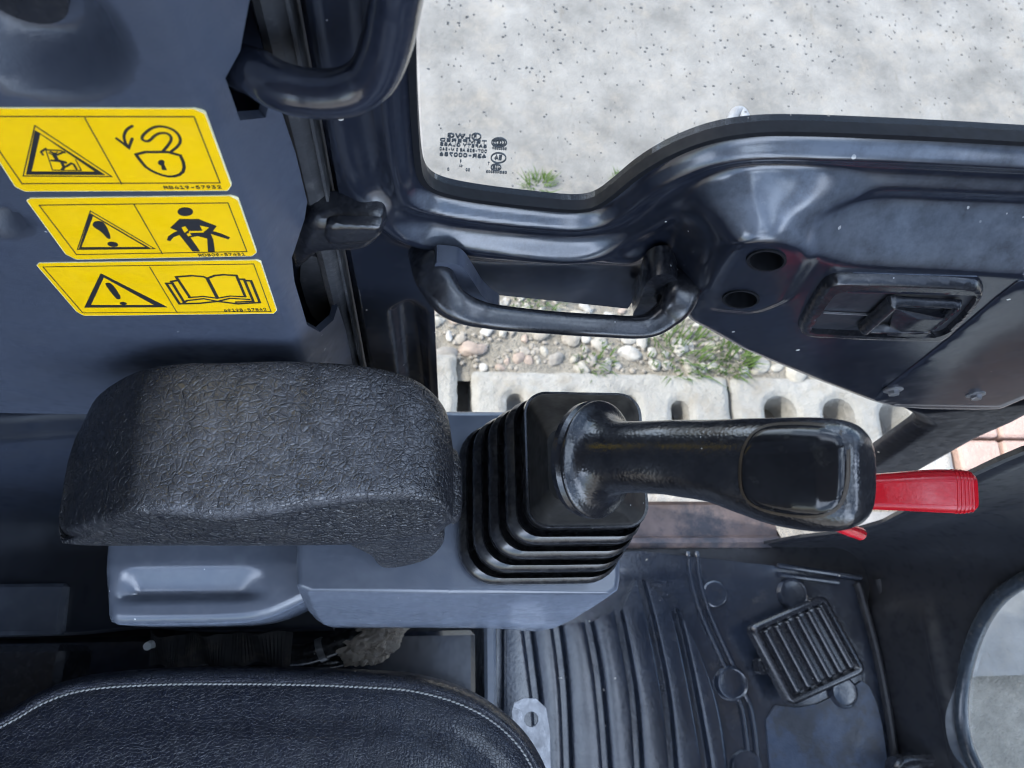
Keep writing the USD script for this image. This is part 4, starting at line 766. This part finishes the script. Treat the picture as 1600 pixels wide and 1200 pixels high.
# ------------------------------------------------------------------ floor mat
def strip(Lp, Rp, z0, h, bev):
    """A raised strip between two pixel polylines on the floor."""
    l = catmull(A([onZ(p, z0) for p in Lp]), 6); r = catmull(A([onZ(p, z0) for p in Rp]), 6)
    n = min(len(l), len(r)); rings = []
    for a, b in zip(l[:n], r[:n]):
        d = (b-a)/np.linalg.norm(b-a); k = A([0, 0, 1.])
        rings.append([a-k*.003, a+k*h*.5, a+d*bev*.4+k*h*.9, a+d*bev+k*h, b-d*bev+k*h, b-d*bev*.4+k*h*.9, b+k*h*.5, b-k*.003])
    return loft(rings)
def floor():
    root = thing('floor_mat', 'grey-black ribbed rubber floor mat with raised round studs', 'floor mat')
    o = Polygon(xy([(776, 940), (776, 1500), (1440, 1500), (1395, 1180), (1372, 1040), (1342, 905), (1215, 885), (1000, 862), (776, 870)], 0))
    obj('base', plate(o, .012, lambda u, v, w: np.c_[u, v, np.where(w > .5, 0+.001*(meshkit.fbm(np.c_[u*20, v*20, u*0], 2, 2)-.5)+.010*sstep(.10, .15, v), -.010)]), 'mat_rubber', root)
    g = [[(778, 978), (778, 1040), (778, 1100), (778, 1200), (778, 1320)], [(822, 978), (830, 1040), (838, 1110), (842, 1200), (845, 1320)], [(868, 978), (876, 1040), (881, 1100), (885, 1200), (888, 1320)], [(917, 972), (930, 1040), (938, 1110), (945, 1200), (950, 1320)], [(963, 955), (978, 1030), (988, 1100), (995, 1200), (1000, 1320)], [(997, 905), (1015, 975), (1036, 1080), (1048, 1200), (1056, 1320)], [(1050, 950), (1064, 1005), (1084, 1105), (1100, 1200), (1114, 1320)], [(1066, 958), (1102, 1036), (1127, 1110), (1140, 1200), (1150, 1320)]]
    for i in range(len(g)-1):
        k = 5.2; Lp = [(p[0]+k, p[1]) for p in g[i]]; Rp = [(p[0]-k, p[1]) for p in g[i+1]]
        obj('rib', strip(Lp, Rp, 0, .014, .008), 'mat_rubber', root, smooth=30)
    rd = [(1081, 862), (1085, 900), (1100, 955), (1136, 1035), (1152, 1075), (1166, 1110), (1178, 1200), (1190, 1320)]
    for dx in (-7, 7): obj('bead', tube([onZ((p[0]+dx, p[1]), .002) for p in rd], .005, 10, 5), 'mat_rubber', root, smooth=True)
    ed = [(1003, 870), (1012, 895), (1040, 930), (1075, 985)]
    for p, r, h in (((1118, 928), .020, .004), ((1146, 1068), .025, .012), ((1242, 928), .025, .010), ((1320, 1082), .023, .009), ((1168, 1200), .024, .008)):
        c = onZ(p, h); obj('stud', loft([[(c[0]+q*math.cos(t), c[1]+q*math.sin(t), z) for t in np.linspace(0, 6.2832, 33)[:-1]] for q, z in ((r*1.12, -.004), (r*1.08, h*.55), (r*.98, h*.95), (r*.88, h), (r*.8, h*.86), (r*.3, h*.84))]), 'mat_rubber', root, smooth=40)
    wp = Polygon(sm_poly(xy([(1195, 1100), (1260, 1108), (1330, 1075), (1352, 1060), (1375, 1110), (1388, 1200), (1400, 1330), (1215, 1330), (1203, 1200)], .004), 1))
    obj('worn_area', plate(wp, .01, lambda u, v, w: np.c_[u, v, np.where(w > .5, .0045, -.004)]), 'mat_worn', root, label='paler scuffed area of the mat in front of the pedal')
    for a, b in (((1215, 884), (1345, 903)), ((1218, 898), (1310, 910))): obj('edge_lip', tube([onZ(a, .006), onZ(((a[0]+b[0])/2, (a[1]+b[1])/2), .006), onZ(b, .006)], .005, 10, 4), 'mat_rubber', root)
    obj('edge_lip', tube([onZ(p, .008) for p in ((1340, 912), (1372, 1030), (1395, 1160), (1412, 1320))], .007, 10, 6), 'wall_black', root)
    obj('edge_lip', tube([onZ(p, .014) for p in ((1372, 905), (1412, 1040), (1440, 1170), (1460, 1320))], .006, 10, 6), 'wall_black', root)
floor()
def pedal():
    root = thing('foot_pedal', 'square black ribbed foot pedal on the floor mat at the right', 'pedal')
    z = .055
    Q = [onZ(p, z) for p in ((1170, 982), (1292, 926), (1356, 1052), (1238, 1102))]
    o = (Q[0]+Q[1]+Q[2]+Q[3])/4; eu = (Q[1]+Q[2]-Q[0]-Q[3])/2; ev = (Q[3]+Q[2]-Q[0]-Q[1])/2; lu, lv = np.linalg.norm(eu), np.linalg.norm(ev); eu /= lu; ev /= lv
    fn = lambda top, bot: (lambda u, v, w: o+np.outer(u, eu)+np.outer(v, ev)+np.outer(np.where(w > .5, top(u, v), bot), [0, 0, 1]))
    body = Polygon(rrect(lu/2, lv/2, .012, 6))
    obj('pad', plate(body, .003, fn(lambda u, v: -.004*(1-sstep(0, .004, sdf(body, u, v)))-.007*sstep(.009, .013, sdf(body, u, v)), -.022)), 'black_plastic', root, smooth=40)
    iw, iv = lu/2-.012, lv/2-.012
    for k in range(6):
        c = -iw+(k+.5)*2*iw/6; rb = Polygon(rrect(iw/6*.60, iv, .003, 4, c, 0))
        obj('rib', plate(rb, .002, fn(lambda u, v: .0025-.008*(1-np.sqrt(np.clip(sdf(rb, u, v)/.0045, 0, 1))), -.010)), 'black_plastic', root, smooth=50)
    ob = onZ((1240, 1010), .0); obj('stem', bevel_box((o[0]-.025, o[1]-.025, .001), (o[0]+.025, o[1]+.025, .034), .004), 'black_plastic', root)
    obj('hinge_tab', bevel_box(tuple(onZ((1195, 1040), .0)[:2]-A([.022, .012]))+(.001,), tuple(onZ((1195, 1040), .0)[:2]+A([.022, .012]))+(.03,), .004), 'black_plastic', root)
pedal()
def second_pedal():
    z = .07; o = Polygon(sm_poly(xy([(1398, 1202), (1405, 1186), (1425, 1180), (1478, 1180), (1492, 1190), (1500, 1260), (1410, 1270)], z), 2))
    root = thing('pedal_edge', 'rounded black pedal top cut off by the bottom edge at right', 'pedal')
    obj('pad', plate(o, .004, lambda u, v, w: np.c_[u, v, np.where(w > .5, z-.005*(1-sstep(0, .006, sdf(o, u, v)))-.006*sstep(.008, .012, sdf(o, u, v)), z-.03)]), 'black_plastic', root, smooth=40)
    c = o.centroid; obj('stem', bevel_box((c.x-.015, c.y-.015, 0), (c.x+.015, c.y+.015, z-.029), .003), 'black_plastic', root)
second_pedal()
